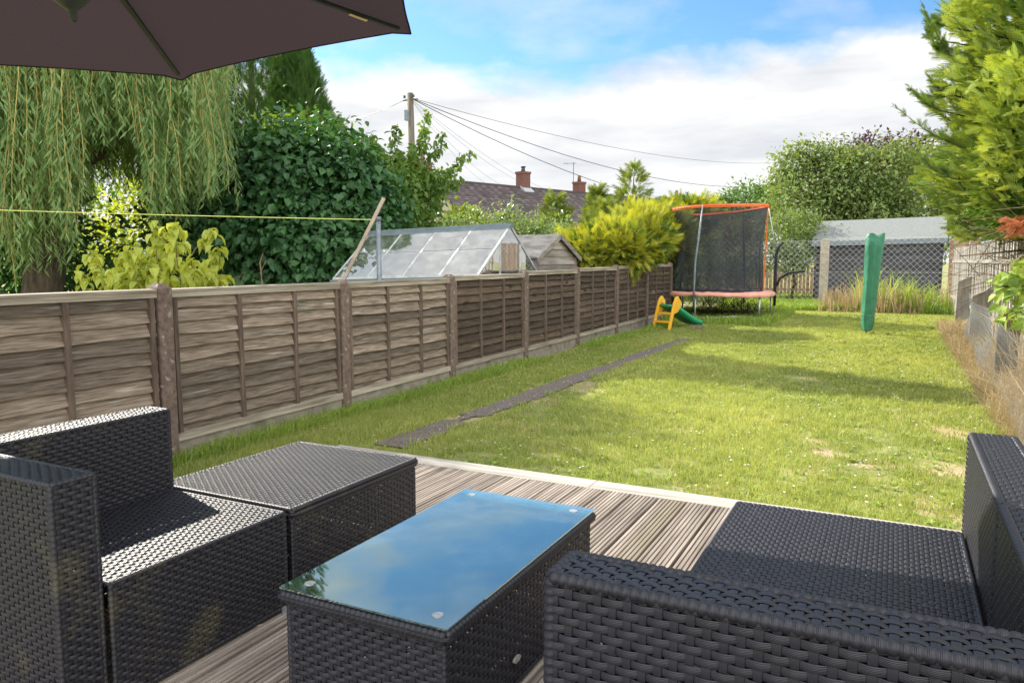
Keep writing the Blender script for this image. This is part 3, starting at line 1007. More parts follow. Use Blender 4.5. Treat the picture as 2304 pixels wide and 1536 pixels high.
def wbox(mb, x0, x1, y0, y1, z0, z1, faces='xXyYZ', pr=.013, pc=.022, edges=True, r=.008, top_rows='x'):
    i = .004
    if 'y' in faces: weave(mb, (x0 + i, y0, z0), (1, 0, 0), (0, 0, 1), x1 - x0 - 2 * i, z1 - z0 - i, pr, pc)
    if 'Y' in faces: weave(mb, (x1 - i, y1, z0), (-1, 0, 0), (0, 0, 1), x1 - x0 - 2 * i, z1 - z0 - i, pr, pc)
    if 'X' in faces: weave(mb, (x1, y0 + i, z0), (0, 1, 0), (0, 0, 1), y1 - y0 - 2 * i, z1 - z0 - i, pr, pc)
    if 'x' in faces: weave(mb, (x0, y1 - i, z0), (0, -1, 0), (0, 0, 1), y1 - y0 - 2 * i, z1 - z0 - i, pr, pc)
    if 'Z' in faces:
        if top_rows == 'x': weave(mb, (x0 + i, y0 + i, z1), (1, 0, 0), (0, 1, 0), x1 - x0 - 2 * i, y1 - y0 - 2 * i, pr, pc)
        else: weave(mb, (x1 - i, y0 + i, z1), (0, 1, 0), (-1, 0, 0), y1 - y0 - 2 * i, x1 - x0 - 2 * i, pr, pc)
    if edges:
        q = r * .55
        c = [(x0 + q, y0 + q), (x1 - q, y0 + q), (x1 - q, y1 - q), (x0 + q, y1 - q)]
        for k in range(4):
            a_, b_ = c[k], c[(k + 1) % 4]
            wrap(mb, (*a_, z1 - q), (*b_, z1 - q), r)
            wrap(mb, (*a_, z0 + q), (*a_, z1 - q), r)
            wrap(mb, (*a_, z0 + q), (*b_, z0 + q), r)


SZ = DZ + .35; BZ = DZ + .65
# --- left corner seat
t = thing('rattan_chair', 'dark rattan corner seat with arm and backrest by the left fence', 'garden seat', (-2.17, 1.5, DZ), 'rattan garden seats')
m = MB(); wbox(m, -2.40, -1.825, 1.235, 1.885, DZ + .012, SZ, 'XYZ', top_rows='y'); m.build('seat_base', M['wick'], t, smooth=True)
m = MB(); wbox(m, -2.52, -1.845, 1.105, 1.228, DZ + .012, BZ, 'xXyYZ'); m.build('armrest', M['wick'], t, smooth=True)
m = MB(); wbox(m, -2.52, -2.405, 1.232, 1.905, DZ + .012, BZ, 'xXYZ', top_rows='y'); m.build('backrest', M['wick'], t, smooth=True)
# --- ottoman
t = thing('rattan_ottoman', 'low square dark rattan footstool with flat lid between seat and lawn', 'footstool', (-2.15, 2.3, DZ))
m = MB(); wbox(m, -2.485, -1.83, 1.918, 2.672, DZ + .012, SZ - .036, 'xXyY'); m.build('base', M['wick'], t, smooth=True)
m = MB(); wbox(m, -2.492, -1.822, 1.912, 2.68, SZ - .030, SZ, 'Z', pr=.013, pc=.019, r=.0105); m.build('lid', M['wick'], t, smooth=True)
m = MB(); m.bar((-1.812, 1.85, DZ + .012), (-1.812, 1.96, DZ + .012), .022, .022); m.build('foot', M['metal'], t)
# --- coffee table
t = thing('coffee_table', 'low dark rattan coffee table with blue reflecting glass top', 'table', (-1.15, 1.9, DZ))
m = MB()
wbox(m, -1.395, -.905, 1.435, 2.375, DZ + .01, SZ - .042, 'xXyY', pr=.0145, pc=.025)
m.build('base', M['wick2'], t, smooth=True)
m = MB(); wbox(m, -1.41, -.89, 1.42, 2.39, SZ - .034, SZ - .012, 'Z', r=.0125, pr=.017, pc=.020); lid = m.build('table_top', M['wick2'], t, smooth=True)
m = MB(); m.box(-1.408, -.892, 1.422, 2.388, SZ - .0035, SZ + .0015); m.build('glass_panel', M['tableglass'], t)
for px_, py_ in ((-1.35, 1.475), (-.95, 1.475), (-1.35, 2.335), (-.95, 2.335)):
    m = MB(); a_ = np.arange(20) * 2 * pi / 20
    m.prism([(px_ + .0145 * cos(q), py_ + .0145 * sin(q), SZ + .0016) for q in a_], (0, 0, .0014))
    m.build('glass_disc', M['silver'], t)
m = MB(); a_ = np.arange(16) * 2 * pi / 16
m.prism([(-.8965, 1.79 + .021 * cos(q), DZ + .10 + .009 * sin(q)) for q in a_], (.006, 0, 0)); m.build('badge', M['silver'], t)
# --- right seats
t = thing('rattan_chair', 'dark rattan seat with wide woven armrest nearest the camera at right', 'garden seat', (-.1, 1.6, DZ), 'rattan garden seats')
m = MB(); wbox(m, -.47, .222, 1.305, 1.99, DZ + .012, SZ, 'xyZ', pr=.0135, pc=.019, top_rows='y'); m.build('seat_base', M['wick2'], t, smooth=True)
m = MB(); wbox(m, -.53, .36, 1.175, 1.297, DZ + .012, BZ, 'xXyYZ', pr=.0165, pc=.027, r=.013); m.build('armrest', M['wick2'], t, smooth=True)
m = MB(); wbox(m, .232, .36, 1.303, 1.995, DZ + .012, BZ, 'xXYZ', pr=.0135, pc=.019, top_rows='y', r=.012); m.build('backrest', M['wick2'], t, smooth=True)
t = thing('rattan_chair', 'dark rattan seat with backrest at the lawn end of the right row', 'garden seat', (-.1, 2.35, DZ), 'rattan garden seats')
m = MB(); wbox(m, -.47, .222, 1.994, 2.70, DZ + .012, SZ, 'xYZ', pr=.0135, pc=.019, top_rows='y'); m.build('seat_base', M['wick2'], t, smooth=True)
m = MB(); wbox(m, .232, .36, 2.003, 2.80, DZ + .012, BZ, 'xXYZ', pr=.0135, pc=.019, top_rows='y', r=.012); m.build('backrest', M['wick2'], t, smooth=True)

#SECTION parasol -----------------------------------------------------------------
UC = np.array([-2.865, 1.881, 1.314]) * .96 + [0, 0, CAMZ]
UR = 1.5 * .96
tx, ty, rot, hh = .075, -.057, 1.142, .305 * .96
Rx = np.array([[1, 0, 0], [0, cos(tx), -sin(tx)], [0, sin(tx), cos(tx)]]); Ry = np.array([[cos(ty), 0, sin(ty)], [0, 1, 0], [-sin(ty), 0, cos(ty)]])
RM = Rx @ Ry
def up_(r, th, dz=0.): return UC + RM @ np.array([r * cos(th), r * sin(th), -hh * (r / UR) ** 1.15 + dz])


t = thing('parasol', 'big dark plum cantilever parasol tilted over the seats', 'parasol', (-2.75, -.55, DZ))
m = MB(); nr_ = 14; ns = 16
for s6 in range(6):
    a0 = rot + (s6) * pi / 3; P = []
    for i in range(nr_ + 1):
        r = UR * i / nr_
        c0 = np.array([r * cos(a0), r * sin(a0)]); c1 = np.array([r * cos(a0 + pi / 3), r * sin(a0 + pi / 3)])
        for j in range(ns + 1):
            f_ = j / ns
            xy = c0 + (c1 - c0) * f_
            q = 4 * f_ * (1 - f_)
            xy = xy * (1 - .035 * q * (r / UR))
            z_ = -hh * (r / UR) ** 1.15 - .018 * q * (r / UR) * sin(r / UR * pi * .8) + (.012 * q if i == nr_ else 0)
            if i == nr_ and (f_ < .06 or f_ > .94): z_ -= .018
            P.append(UC + RM @ np.array([xy[0], xy[1], z_]))
    Q = [(i * (ns + 1) + j, i * (ns + 1) + j + 1, (i + 1) * (ns + 1) + j + 1, (i + 1) * (ns + 1) + j) for i in range(nr_) for j in range(ns)]
    m.add(P, Q)
    # rolled hem
    m.tube(np.array(P[-(ns + 1):]), .004, 5)
can = m.build('canopy', M['canopy'], t, smooth=True)
for s6 in range(6):
    a0 = rot + s6 * pi / 3
    m = MB(); m.bar(up_(.04, a0, -.02), up_(UR * .5, a0, -.022), .022, .016); m.bar(up_(UR * .5, a0, -.022), up_(UR * .955, a0, -.016), .020, .015)
    m.build('rib', M['rib'], t)
m = MB(); m.bar(up_(UR * .78, rot, -.034), up_(UR * .84, rot, -.034), .018, .003); m.build('care_tag', M['tagcloth'], t)
m = MB()
ax = RM @ np.array([0, 0, 1.])
zs = [0.06, -.06, -.12, -.18, -.24, -.31, -.345, -.357, -.385, -.395]; rs = [.02, .03, .05, .075, .09, .07, .03, .014, .014, .004]
m.tube([UC + ax * q for q in zs], rs, 14); m.build('hub', M['rib'], t, smooth=True)
m = MB()
mp_ = np.array([-2.75, -.55, DZ])
m.tube([mp_ + [0, 0, .06], mp_ + [0, 0, 2.6]], .03, 12); m.build('mast', M['rib'], t, smooth=True)
m = MB(); m.tube([mp_ + [0, 0, 2.35], (mp_ + [0, 0, 2.9] + UC) / 2 + [0, 0, .28], UC + [0, 0, .16], UC + [0, 0, .02]], .022, 10); m.build('arm', M['rib'], t, smooth=True)
m = MB(); m.box(-3.15, -2.35, -.60, -.50, DZ + .002, DZ + .05); m.box(-2.80, -2.70, -.95, -.605, DZ + .002, DZ + .05); m.box(-2.80, -2.70, -.495, -.15, DZ + .002, DZ + .05); m.build('base', M['rib'], t)

#SECTION greenhouse --------------------------------------------------------------
Fp = np.array([-4.47, 7.9, CAMZ - .169]); Bp = np.array([-4.52, 8.85, CAMZ + .455]); Gp = np.array([-6.58, 7.80, CAMZ - .232]); Ap = np.array([-6.66, 8.72, CAMZ + .383])
Kp = 2 * np.array([Bp[0], Bp[1], Fp[2]]) - Fp; Kp[2] = Fp[2]; Jp = 2 * np.array([Ap[0], Ap[1], Gp[2]]) - Gp; Jp[2] = Gp[2]
t = thing('greenhouse', 'aluminium greenhouse with sloping glass roof behind the left fence', 'greenhouse', (-5.55, 8.8, 0))
def lerp(a_, b_, f_): return a_ + (b_ - a_) * f_


m = MB()
for i in range(5):
    f_ = i / 4
    m.bar(lerp(Gp, Fp, f_), lerp(Ap, Bp, f_), .030, .03)
    m.bar(lerp(Jp, Kp, f_), lerp(Ap, Bp, f_), .030, .03)
    for e_ in (lerp(Gp, Fp, f_), lerp(Jp, Kp, f_)):
        m.bar(e_, (e_[0], e_[1], 0.02), .03, .03)
for a_, b_ in ((Gp, Fp), (Jp, Kp)):
    m.bar(a_, b_, .045, .045)
for a_, b_, c_ in ((Fp, Kp, Bp), (Gp, Jp, Ap)):
    for f_ in (.33, .67):
        q = lerp(a_, b_, f_); topz = lerp(a_, c_, f_ * 2)[2] if f_ < .5 else lerp(b_, c_, (1 - f_) * 2)[2]
        m.bar((q[0], q[1], .02), (q[0], q[1], topz), .028, .028)
q = .35
m.bar(lerp(Gp, Ap, q * 1.2), lerp(Jp, Ap, q * 1.2), .03, .03)
m.build('frame', M['alu'], t)
m = MB(); m.bar(Ap + [-.03, 0, .015], Bp + [.03, 0, .015], .10, .055); m.bar(Ap + [-.03, -.06, -.02], Bp + [.03, -.06, -.02], .03, .03); m.build('ridge', M['alu_dark'], t)
m = MB(); m.bar(Gp + [-.02, -.03, -.03], Fp + [.02, -.03, -.03], .06, .05); m.build('gutter', M['alu_dark'], t)
gd = np.array([0, 0, .012])
for side, (a_, b_, c_, d_) in enumerate(((Gp, Fp, Bp, Ap), (Jp, Kp, Bp, Ap))):
    for i in range(4):
        for h_ in range(2):
            p00 = lerp(lerp(a_, b_, i / 4 + .008), lerp(d_, c_, i / 4 + .008), h_ * .5 + .01); p10 = lerp(lerp(a_, b_, (i + 1) / 4 - .008), lerp(d_, c_, (i + 1) / 4 - .008), h_ * .5 + .01)
            p01 = lerp(lerp(a_, b_, i / 4 + .008), lerp(d_, c_, i / 4 + .008), h_ * .5 + .505 - .02 * h_); p11 = lerp(lerp(a_, b_, (i + 1) / 4 - .008), lerp(d_, c_, (i + 1) / 4 - .008), h_ * .5 + .505 - .02 * h_)
            z_ = gd * (1.0 if h_ == 0 else 1.5) + np.array([0, 0, rng.normal() * .002])
            m = MB(); m.hexa([p00 + z_, p10 + z_, p11 + z_, p01 + z_, p00 + z_ + [0, 0, .004], p10 + z_ + [0, 0, .004], p11 + z_ + [0, 0, .004], p01 + z_ + [0, 0, .004]])
            m.build('roof_pane', M['glass'], t)
for a_, b_, c_ in ((Fp, Kp, Bp), (Gp, Jp, Ap)):
    m = MB(); P = [np.array([a_[0], a_[1], .05]), np.array([b_[0], b_[1], .05]), b_ - [0, 0, .01], c_ - [0, 0, .03], a_ - [0, 0, .01]]
    m.prism(P, (.004, 0, 0)); m.build('gable_pane', M['glass'], t)
for a_, b_ in ((Gp, Fp), (Jp, Kp)):
    m = MB(); m.prism([(a_[0], a_[1], .05), (b_[0], b_[1], .05), b_ - [0, 0, .03], a_ - [0, 0, .03]], (0, .004, 0)); m.build('side_pane', M['glass'], t)

# clothes pole, prop and line
p = at(851, 490, 6.0); b_ = np.array([p[0], p[1], 0])
m = MB(); m.tube([b_, p], .024, 12)
m.tube([p - [0, 0, .03], p + [0, 0, .01]], .03, 12)
for q in range(3):
    a_ = np.arange(13) * 2 * pi / 12
    m.tube([p + [.027 * cos(u_), .027 * sin(u_), -.03 + .004 * q + .002 * u_] for u_ in a_], .003, 4, cap=False)
tag(m.build('clothes_pole', M['greymetal'], smooth=True), 'grey metal clothes line pole behind the fence', 'pole')
m = MB(); q1 = at(864, 446, 5.93); q0 = at(768, 640, 5.75); q00 = q0 + (q0 - q1) * .6
m.bar(q00, q1, .032, .032); tag(m.build('wooden_prop', M['stick']), 'weathered wooden clothes prop leaning against the metal pole', 'prop')
m = MB(); e0 = at(-400, 459, 3.6); e1 = p + [0, 0, -.02]; s_ = np.linspace(0, 1, 30)[:, None]
L0 = e0 + (e1 - e0) * s_; L0[:, 2] -= .012 * np.sin(s_[:, 0] * pi)
m.tube(L0, .0035, 5); tag(m.build('clothes_line', M['rope']), 'thin yellow clothes line running to the grey pole', 'clothes line')

# little grey shed with a felted gable roof
xa, ya = -4.78, 10.2
t = thing('small_shed', 'small grey timber shed with gable roof behind the greenhouse', 'shed', (-5.8, 11, 0))
ez, rz = CAMZ + .10, CAMZ + .40
m = MB()
for k in range(12):
    z0 = ez - .03 - k * .12
    if z0 < .1: break
    m.hexa([(xa - .02, ya, z0 - .12), (xa + .018, ya, z0 - .12), (xa + .018, ya + 1.5, z0 - .12), (xa - .02, ya + 1.5, z0 - .12), (xa - .02, ya, z0), (xa + .002, ya, z0), (xa + .002, ya + 1.5, z0), (xa - .02, ya + 1.5, z0)], a=rng.random())
for k in range(3):
    z0 = ez - .03 + k * .12; f0 = (z0 - ez + .03) / (rz - ez + .03); f1 = min(1, (z0 + .12 - ez + .03) / (rz - ez + .03)); w0 = .75 * (1 - f0); w1 = max(.001, .75 * (1 - f1)); c_ = ya + .75
    m.hexa([(xa - .02, c_ - w0, z0), (xa + .018, c_ - w0, z0), (xa + .018, c_ + w0, z0), (xa - .02, c_ + w0, z0), (xa - .02, c_ - w1, z0 + .12), (xa + .002, c_ - w1, z0 + .12), (xa + .002, c_ + w1, z0 + .12), (xa - .02, c_ + w1, z0 + .12)], a=rng.random())
for k in range(11):
    z0 = ez - .03 - k * .12
    m.hexa([(xa - 2.2, ya - .018, z0 - .12), (xa - .021, ya - .018, z0 - .12), (xa - .021, ya, z0 - .12), (xa - 2.2, ya, z0 - .12), (xa - 2.2, ya - .002, z0), (xa - .021, ya - .002, z0), (xa - .021, ya, z0), (xa - 2.2, ya, z0)], a=rng.random())
m.box(xa - 2.2, xa - .03, ya + .01, ya + 1.49, 0, ez - .03)
m.box(xa + .003, xa + .03, ya - .02, ya + .025, .05, ez - .03); m.box(xa + .003, xa + .03, ya + 1.475, ya + 1.52, .05, ez - .03)
m.build('wall', M['shedwood'], t)
m = MB()
for s_, yy in ((-1, ya - .09), (1, ya + 1.59)):
    c_ = ya + .75
    m.hexa([(xa - 2.3, yy, ez - .05), (xa + .06, yy, ez - .05), (xa + .06, c_, rz), (xa - 2.3, c_, rz), (xa - 2.3, yy, ez - .03), (xa + .06, yy, ez - .03), (xa + .06, c_, rz + .02), (xa - 2.3, c_, rz + .02)])
m.build('roof', M['felt2'], t)
m = MB(); c_ = ya + .75
m.bar((xa + .075, ya - .11, ez - .075), (xa + .075, c_, rz - .01), .022, .07); m.bar((xa + .075, ya + 1.61, ez - .075), (xa + .075, c_, rz - .01), .022, .07)
m.build('bargeboard', M['shedwood'], t)

#SECTION trampoline --------------------------------------------------------------
TC = np.array([-3.72, 17.6]); TR = 1.25
t = thing('trampoline', 'round trampoline with faded pink edge pad and sagging dark safety net', 'trampoline', (TC[0], TC[1], 0))
def tp(r, th, z_): return np.array([TC[0] + r * cos(th), TC[1] + r * sin(th), z_])


mz = .60
m = MB(); nth = 72; P = []; prof = [(.87, .03), (.96, .045), (1.04, .015), (1.06, -.04), (1.045, -.06)]
for i in range(nth):
    th = 2 * pi * i / nth
    for k, (r, dz) in enumerate(prof):
        P.append(tp(TR * (r + rng.normal() * .004), th, mz + dz + rng.normal() * .007 + .018 * sin(th * 3) * (k > 2)))
kk = len(prof)
m.add(P, [(i * kk + j, ((i + 1) % nth) * kk + j, ((i + 1) % nth) * kk + j + 1, i * kk + j + 1) for i in range(nth) for j in range(kk - 1)])
m.build('edge_pad', M['pad'], t, smooth=True)
m = MB(); m.add([tp(TR * .94, 2 * pi * i / 48, mz + .02) for i in range(48)] + [tp(0, 0, mz)], T=[(48, i, (i + 1) % 48) for i in range(48)]); m.build('jumping_mat', M['mat_black'], t)
m = MB(); m.tube([tp(TR, 2 * pi * i / 48, mz) for i in range(49)], .02, 8, cap=False); m.build('frame_ring', M['metal'], t, smooth=True)
LA = [at(1569, 700, 16.5), at(1708, 700, 17.0), at(1748, 700, 18.0), at(1664, 700, 18.7), at(1512, 700, 17.6), at(1545, 700, 18.3)]
lang = [math.atan2(q[1] - TC[1], q[0] - TC[0]) for q in LA]
for th in lang:
    m = MB(); m.tube([tp(TR, th, mz - .02), tp(TR, th, .02)], .020, 8); m.build('leg', M['metal'], t, smooth=True)
m = MB(); q0, q1 = tp(TR, lang[0], .05), tp(TR, lang[1], .03); q0b = q0 + (q1 - q0) * .07
m.tube([tp(TR, lang[0], .3), tp(TR, lang[0], .12), q0b + [0, 0, .03], lerp(q0, q1, .4) + [0, -.25, .06], lerp(q0, q1, .65) + [0, -.25, .09], lerp(q0, q1, .9) + [0, -.1, .05]], .018, 8); m.build('ground_tube', M['metal'], t, smooth=True)
# enclosure
topz = CAMZ + 1.17; rt = TR * .86
def ringpt(th): return np.array([TC[0] + .05 + rt * cos(th), TC[1] + rt * sin(th), topz + .05 * cos(th + .3) * -1 * -1 + .02 * sin(th * 2)])


nth = 120; nz_ = 22; m = MB(); P = []
for i in range(nth + 1):
    th = 2 * pi * i / nth
    tpnt = ringpt(th)
    for k in range(nz_ + 1):
        f_ = k / nz_
        b0 = tp(TR * .84, th, mz + .03)
        q = lerp(b0, tpnt, f_)
        fold = (1 - f_) ** 1.5
        r_ = .045 * sin(th * 13 + f_ * 2.5) * sin(f_ * pi) + .03 * sin(th * 29 - f_ * 4) * fold
        q = q + np.array([cos(th), sin(th), 0]) * (r_ - .16 * sin(f_ * pi) * .6)
        q[2] += .0
        P.append(q)
kk = nz_ + 1
m.add(P, [(i * kk + j, (i + 1) * kk + j, (i + 1) * kk + j + 1, i * kk + j + 1) for i in range(nth) for j in range(nz_)])
m.build('safety_net', M['net'], t, smooth=True)
m = MB(); P = []
for i in range(nth + 1):
    q = ringpt(2 * pi * i / nth); P += [q + [0, 0, -.035], q + [0, 0, .035]]
m.add(P, [(i * 2, i * 2 + 2, i * 2 + 3, i * 2 + 1) for i in range(nth)])
m.tube([ringpt(2 * pi * i / 48) for i in range(49)], .014, 6, cap=False)
m.build('top_band', M['orange'], t)
# orange door strip
th = lang[2] - .35
m = MB(); a0, a1 = tp(TR * .87, th, mz + .05), ringpt(th)
m.bar(a0, a1, .010, .026, up=(cos(th), sin(th), 0)); m.build('door_strip', M['orange'], t)
for i, th in enumerate(lang[:1] + lang[3:]):
    m = MB(); b0 = tp(TR * 1.08, th, .3); a1 = ringpt(th)
    m.tube([b0, tp(TR * 1.08, th, mz + .15), tp(TR * 1.05, th, 1.3), lerp(tp(TR * 1.04, th, 1.3), a1, .6), a1 + [0, 0, .02]], [.019, .022, .022, .022, .014], 8)
    m.build('net_pole', M['black' if i else 'greymetal'], t, smooth=True)
m = MB(); th = lang[2]; e0 = tp(TR * 1.06, th, .3)
m.tube([e0, e0 + [0, 0, .6], e0 + [0, 0, 1.15], e0 + [.05, 0, 1.32], e0 + [.14, 0, 1.42]], [.03, .034, .034, .03, .03], 8)
m.build('net_pole', M['black'], t, smooth=True)
m = MB(); m.tube([e0 + [.03, 0, .45], e0 + [.10, 0, .62], e0 + [.28, 0, .74], e0 + [.62, 0, .78]], .026, 8); m.build('bent_pole', M['black'], t, smooth=True)
m = MB(); m.tube([e0 + [.0, 0, 1.15], ringpt(th)], .011, 6); m.build('bare_pole', M['metal'], t, smooth=True)

# brush pile under the trampoline
m = MB()
n = 900
P = np.stack([-4.3 + 1.5 * rng.random(n), 17.2 + 1.6 * rng.random(n), .02 + .34 * rng.random(n) ** 1.4], 1)
D = rng.normal(size=(n, 3)) * [1, .8, .3]
scatter(m, [(-.012, 0, 0), (.012, 0, 0), (.004, 1, .1), (-.004, 1, .1)], [(0, 1, 2, 3)], P, D, np.tile([0, 0, 1.], (n, 1)), .5 + .4 * rng.random(n), rng.random(n))
tag(m.build('brush_pile', M['bark']), 'pile of cut brown twigs heaped under the trampoline', 'twigs', kind='stuff')

# child's slide
t = thing('toy_slide', 'small toy slide with yellow ladder and green chute beside the trampoline', 'toy slide', (-3.9, 14.1, 0))
SM = Matrix.Translation((-3.93, 14.0, 0)) @ Matrix.Rotation(R_(-16), 4, 'Z')
side = [(0, 0), (.07, 0), (.17, .30), (.30, .33), (.40, .42), (.42, .54), (.37, .62), (.29, .645), (.22, .60), (.17, .50), (.10, .30)]
for s_ in (-1, 1):
    m = MB(); xx = .17 * s_
    nn_ = len(side)
    P = [(xx - .02, q[0] - .05, q[1]) for q in side]
    # quad strip built as ear fan around an inner spine for the curved shape
    spine = [(.035, 0), (.10, .20), (.15, .36), (.27, .48)]
    outer = [(0, 0), (.055, .17), (.11, .34), (.18, .52), (.245, .62), (.31, .645)]
    inner = [(.07, 0), (.12, .16), (.185, .31), (.30, .335), (.395, .41), (.42, .55)]
    V = []
    for (o1, i1) in zip(outer, inner):
        for x_ in (xx - .022, xx + .022):
            V += [(x_, o1[0] - .05, o1[1]), (x_, i1[0] - .05, i1[1])]
    Q = []
    for k in range(5):
        b0 = k * 4; b1 = b0 + 4
        Q += [(b0, b0 + 1, b1 + 1, b1), (b0 + 2, b1 + 2, b1 + 3, b0 + 3), (b0, b1, b1 + 2, b0 + 2), (b0 + 1, b0 + 3, b1 + 3, b1 + 1)]
    Q += [(0, 2, 3, 1), (20, 21, 23, 22)]
    m.add(V, Q)
    m.xform(SM)
    ob = m.build('ladder_side', M['yellow'], t)
    bv = ob.modifiers.new('bevel', 'BEVEL'); bv.width = .012; bv.segments = 3; bv.limit_method = 'ANGLE'
for z_, y_ in ((.16, .045), (.32, .105)):
    m = MB(); m.box(-.149, .149, y_ - .045, y_ + .04, z_ - .02, z_ + .02); m.xform(SM); ob = m.build('rung', M['yellow'], t)
    bv = ob.modifiers.new('bevel', 'BEVEL'); bv.width = .01; bv.segments = 2
m = MB(); m.tube([(-.18, .17, .46), (.18, .17, .46)], .026, 10); m.xform(SM); m.build('cross_bar', M['greenp'], t, smooth=True)
m = MB(); P = []
for k in range(15):
    f_ = k / 14; y_ = .22 + 1.05 * f_; z_ = .42 * (1 - f_) ** 1.25 + .035 + .02 * f_ * f_
    for x_, dz in ((-.165, .07), (-.145, .075), (-.125, 0), (0, -.008), (.125, 0), (.145, .075), (.165, .07), (.165, -.02), (-.165, -.02)):
        P.append((x_, y_, z_ + dz))
m.add(P, [(k * 9 + j, k * 9 + (j + 1) % 9, (k + 1) * 9 + (j + 1) % 9, (k + 1) * 9 + j) for k in range(14) for j in range(9)]); m.xform(SM)
m.build('chute', M['greenp'], t, smooth=True)
for i, (px_, py_, lab) in enumerate(((1563, 737, 'longer broken brown slab lying at the end of the path'), (1569, 743, 'smaller broken slab in front of the longer one by the slide'))):
    q = at(px_, py_, 14.9 - i * .45); m = MB(); m.hexa([(q[0] - .12, q[1] - .09, 0), (q[0] + .13, q[1] - .07, 0), (q[0] + .11, q[1] + .09, 0), (q[0] - .1, q[1] + .08, 0), (q[0] - .11, q[1] - .08, .05), (q[0] + .12, q[1] - .07, .045), (q[0] + .11, q[1] + .08, .05), (q[0] - .1, q[1] + .07, .055)])
    tag(m.build('broken_slab', M['post']), lab, 'slab', 'broken slabs at the end of the path')

#SECTION green cover -------------------------------------------------------------
t = thing('covered_parasol', 'furled garden parasol standing in a creased green cover on the lawn', 'covered parasol', (-.44, 14.9, 0))
m = MB(); P = []; nth = 40
hs = [.07, .10, .14, .20, .30, .34, .36, .50, .7, .9, 1.1, 1.3, 1.45, 1.55, 1.66, 1.72, 1.76]
for k, h_ in enumerate(hs):
    f_ = h_ / 1.76
    rx = .105 + .042 * f_ ** 1.3; ry = .11 + .02 * f_
    if h_ < .3: rx *= .82 + .6 * (h_ - .07); ry *= .9
    if h_ < .12: rx *= .85
    if abs(h_ - .34) < .03: rx *= .93
    if h_ > 1.7: ry *= .5
    for i in range(nth):
        th = 2 * pi * i / nth
        fold = 1 + .07 * sin(th * 3 + h_ * 1.2) + .05 * sin(th * 5 - h_ * 2.1) + .035 * sin(th * 9 + h_ * (7 if h_ < .4 else 1.5)) + (.05 * rng.normal() if h_ < .3 else .012 * rng.normal())
        zt = h_ + (.04 * sin(th * 3 + 1) if h_ > 1.7 else 0)
        P.append((-.44 + .055 * f_ + rx * fold * cos(th), 14.9 + ry * fold * sin(th), zt))
kk = len(hs)
P.append((-.34, 14.9, 1.75)); P.append((-.44, 14.9, .06))
m.add(P, [(k * nth + i, k * nth + (i + 1) % nth, (k + 1) * nth + (i + 1) % nth, (k + 1) * nth + i) for k in range(kk - 1) for i in range(nth)],
      [((kk - 1) * nth + i, (kk - 1) * nth + (i + 1) % nth, kk * nth) for i in range(nth)] + [((i + 1) % nth, i, kk * nth + 1) for i in range(nth)])
m.build('cover', M['cover'], t, smooth=True)
m = MB(); m.tube([(-.43 + .121 * cos(q), 14.9 + .118 * sin(q), .345 + .01 * sin(q * 2)) for q in np.arange(25) * pi / 12], .005, 4, cap=False); m.build('tie', M['greymetal'], t)
m = MB(); m.tube([(-.44, 14.9, -.02), (-.44, 14.9, .3)], .025, 10); m.build('pole', M['greymetal'], t)

#SECTION back fence and black shed ----------------------------------------------
def chain(mb, p0, p1, z0, z1, pitch=.085, r=.0035):
    p0 = np.array(p0, float); p1 = np.array(p1, float); ln = np.linalg.norm(p1 - p0); d = (p1 - p0) / ln; H = z1 - z0
    n = int((ln + H) / pitch)
    for k in range(n):
        for s_ in (1, -1):
            u0 = k * pitch - H; u1 = u0 + H
            a0, b0 = max(u0, 0), min(u1, ln)
            if b0 <= a0: continue
            za, zb = z0 + (a0 - u0), z0 + (b0 - u0)
            if s_ < 0: za, zb = z1 - (a0 - u0), z1 - (b0 - u0)
            mb.bar((p0[0] + d[0] * a0, p0[1] + d[1] * a0, za), (p0[0] + d[0] * b0, p0[1] + d[1] * b0, zb), r * 2, r * 2)
    for z_ in (z1, (z0 + z1) / 2):
        mb.bar((p0[0], p0[1], z_), (p1[0], p1[1], z_), r * 2.4, r * 2.4)


YB = 23.3
m = MB(); chain(m, (-5.6, YB), (-1.86, YB), .05, CAMZ + .58, .16, .0026)
tag(m.build('wire_mesh', M['wire']), 'chain link mesh across the garden end, left of the concrete post', 'wire fence', 'chain link mesh at the garden end')
m = MB(); chain(m, (-1.86, YB), (1.45, YB), .05, CAMZ + .65, .16, .0026)
tag(m.build('wire_mesh', M['wire']), 'chain link mesh in front of the black shed, right of the concrete post', 'wire fence', 'chain link mesh at the garden end')
m = MB(); px_ = -1.86
m.box(px_ - .11, px_ + .11, YB - .10, YB + .10, 0, CAMZ + .60); m.prism([(px_ - .11 + .22 * k / 10, YB - .10, CAMZ + .60 + .05 * sin(pi * k / 10)) for k in range(11)], (0, .2, 0))
tag(m.build('concrete_post', M['concrete']), 'tan concrete post with rounded top at the left end of the black shed', 'post')
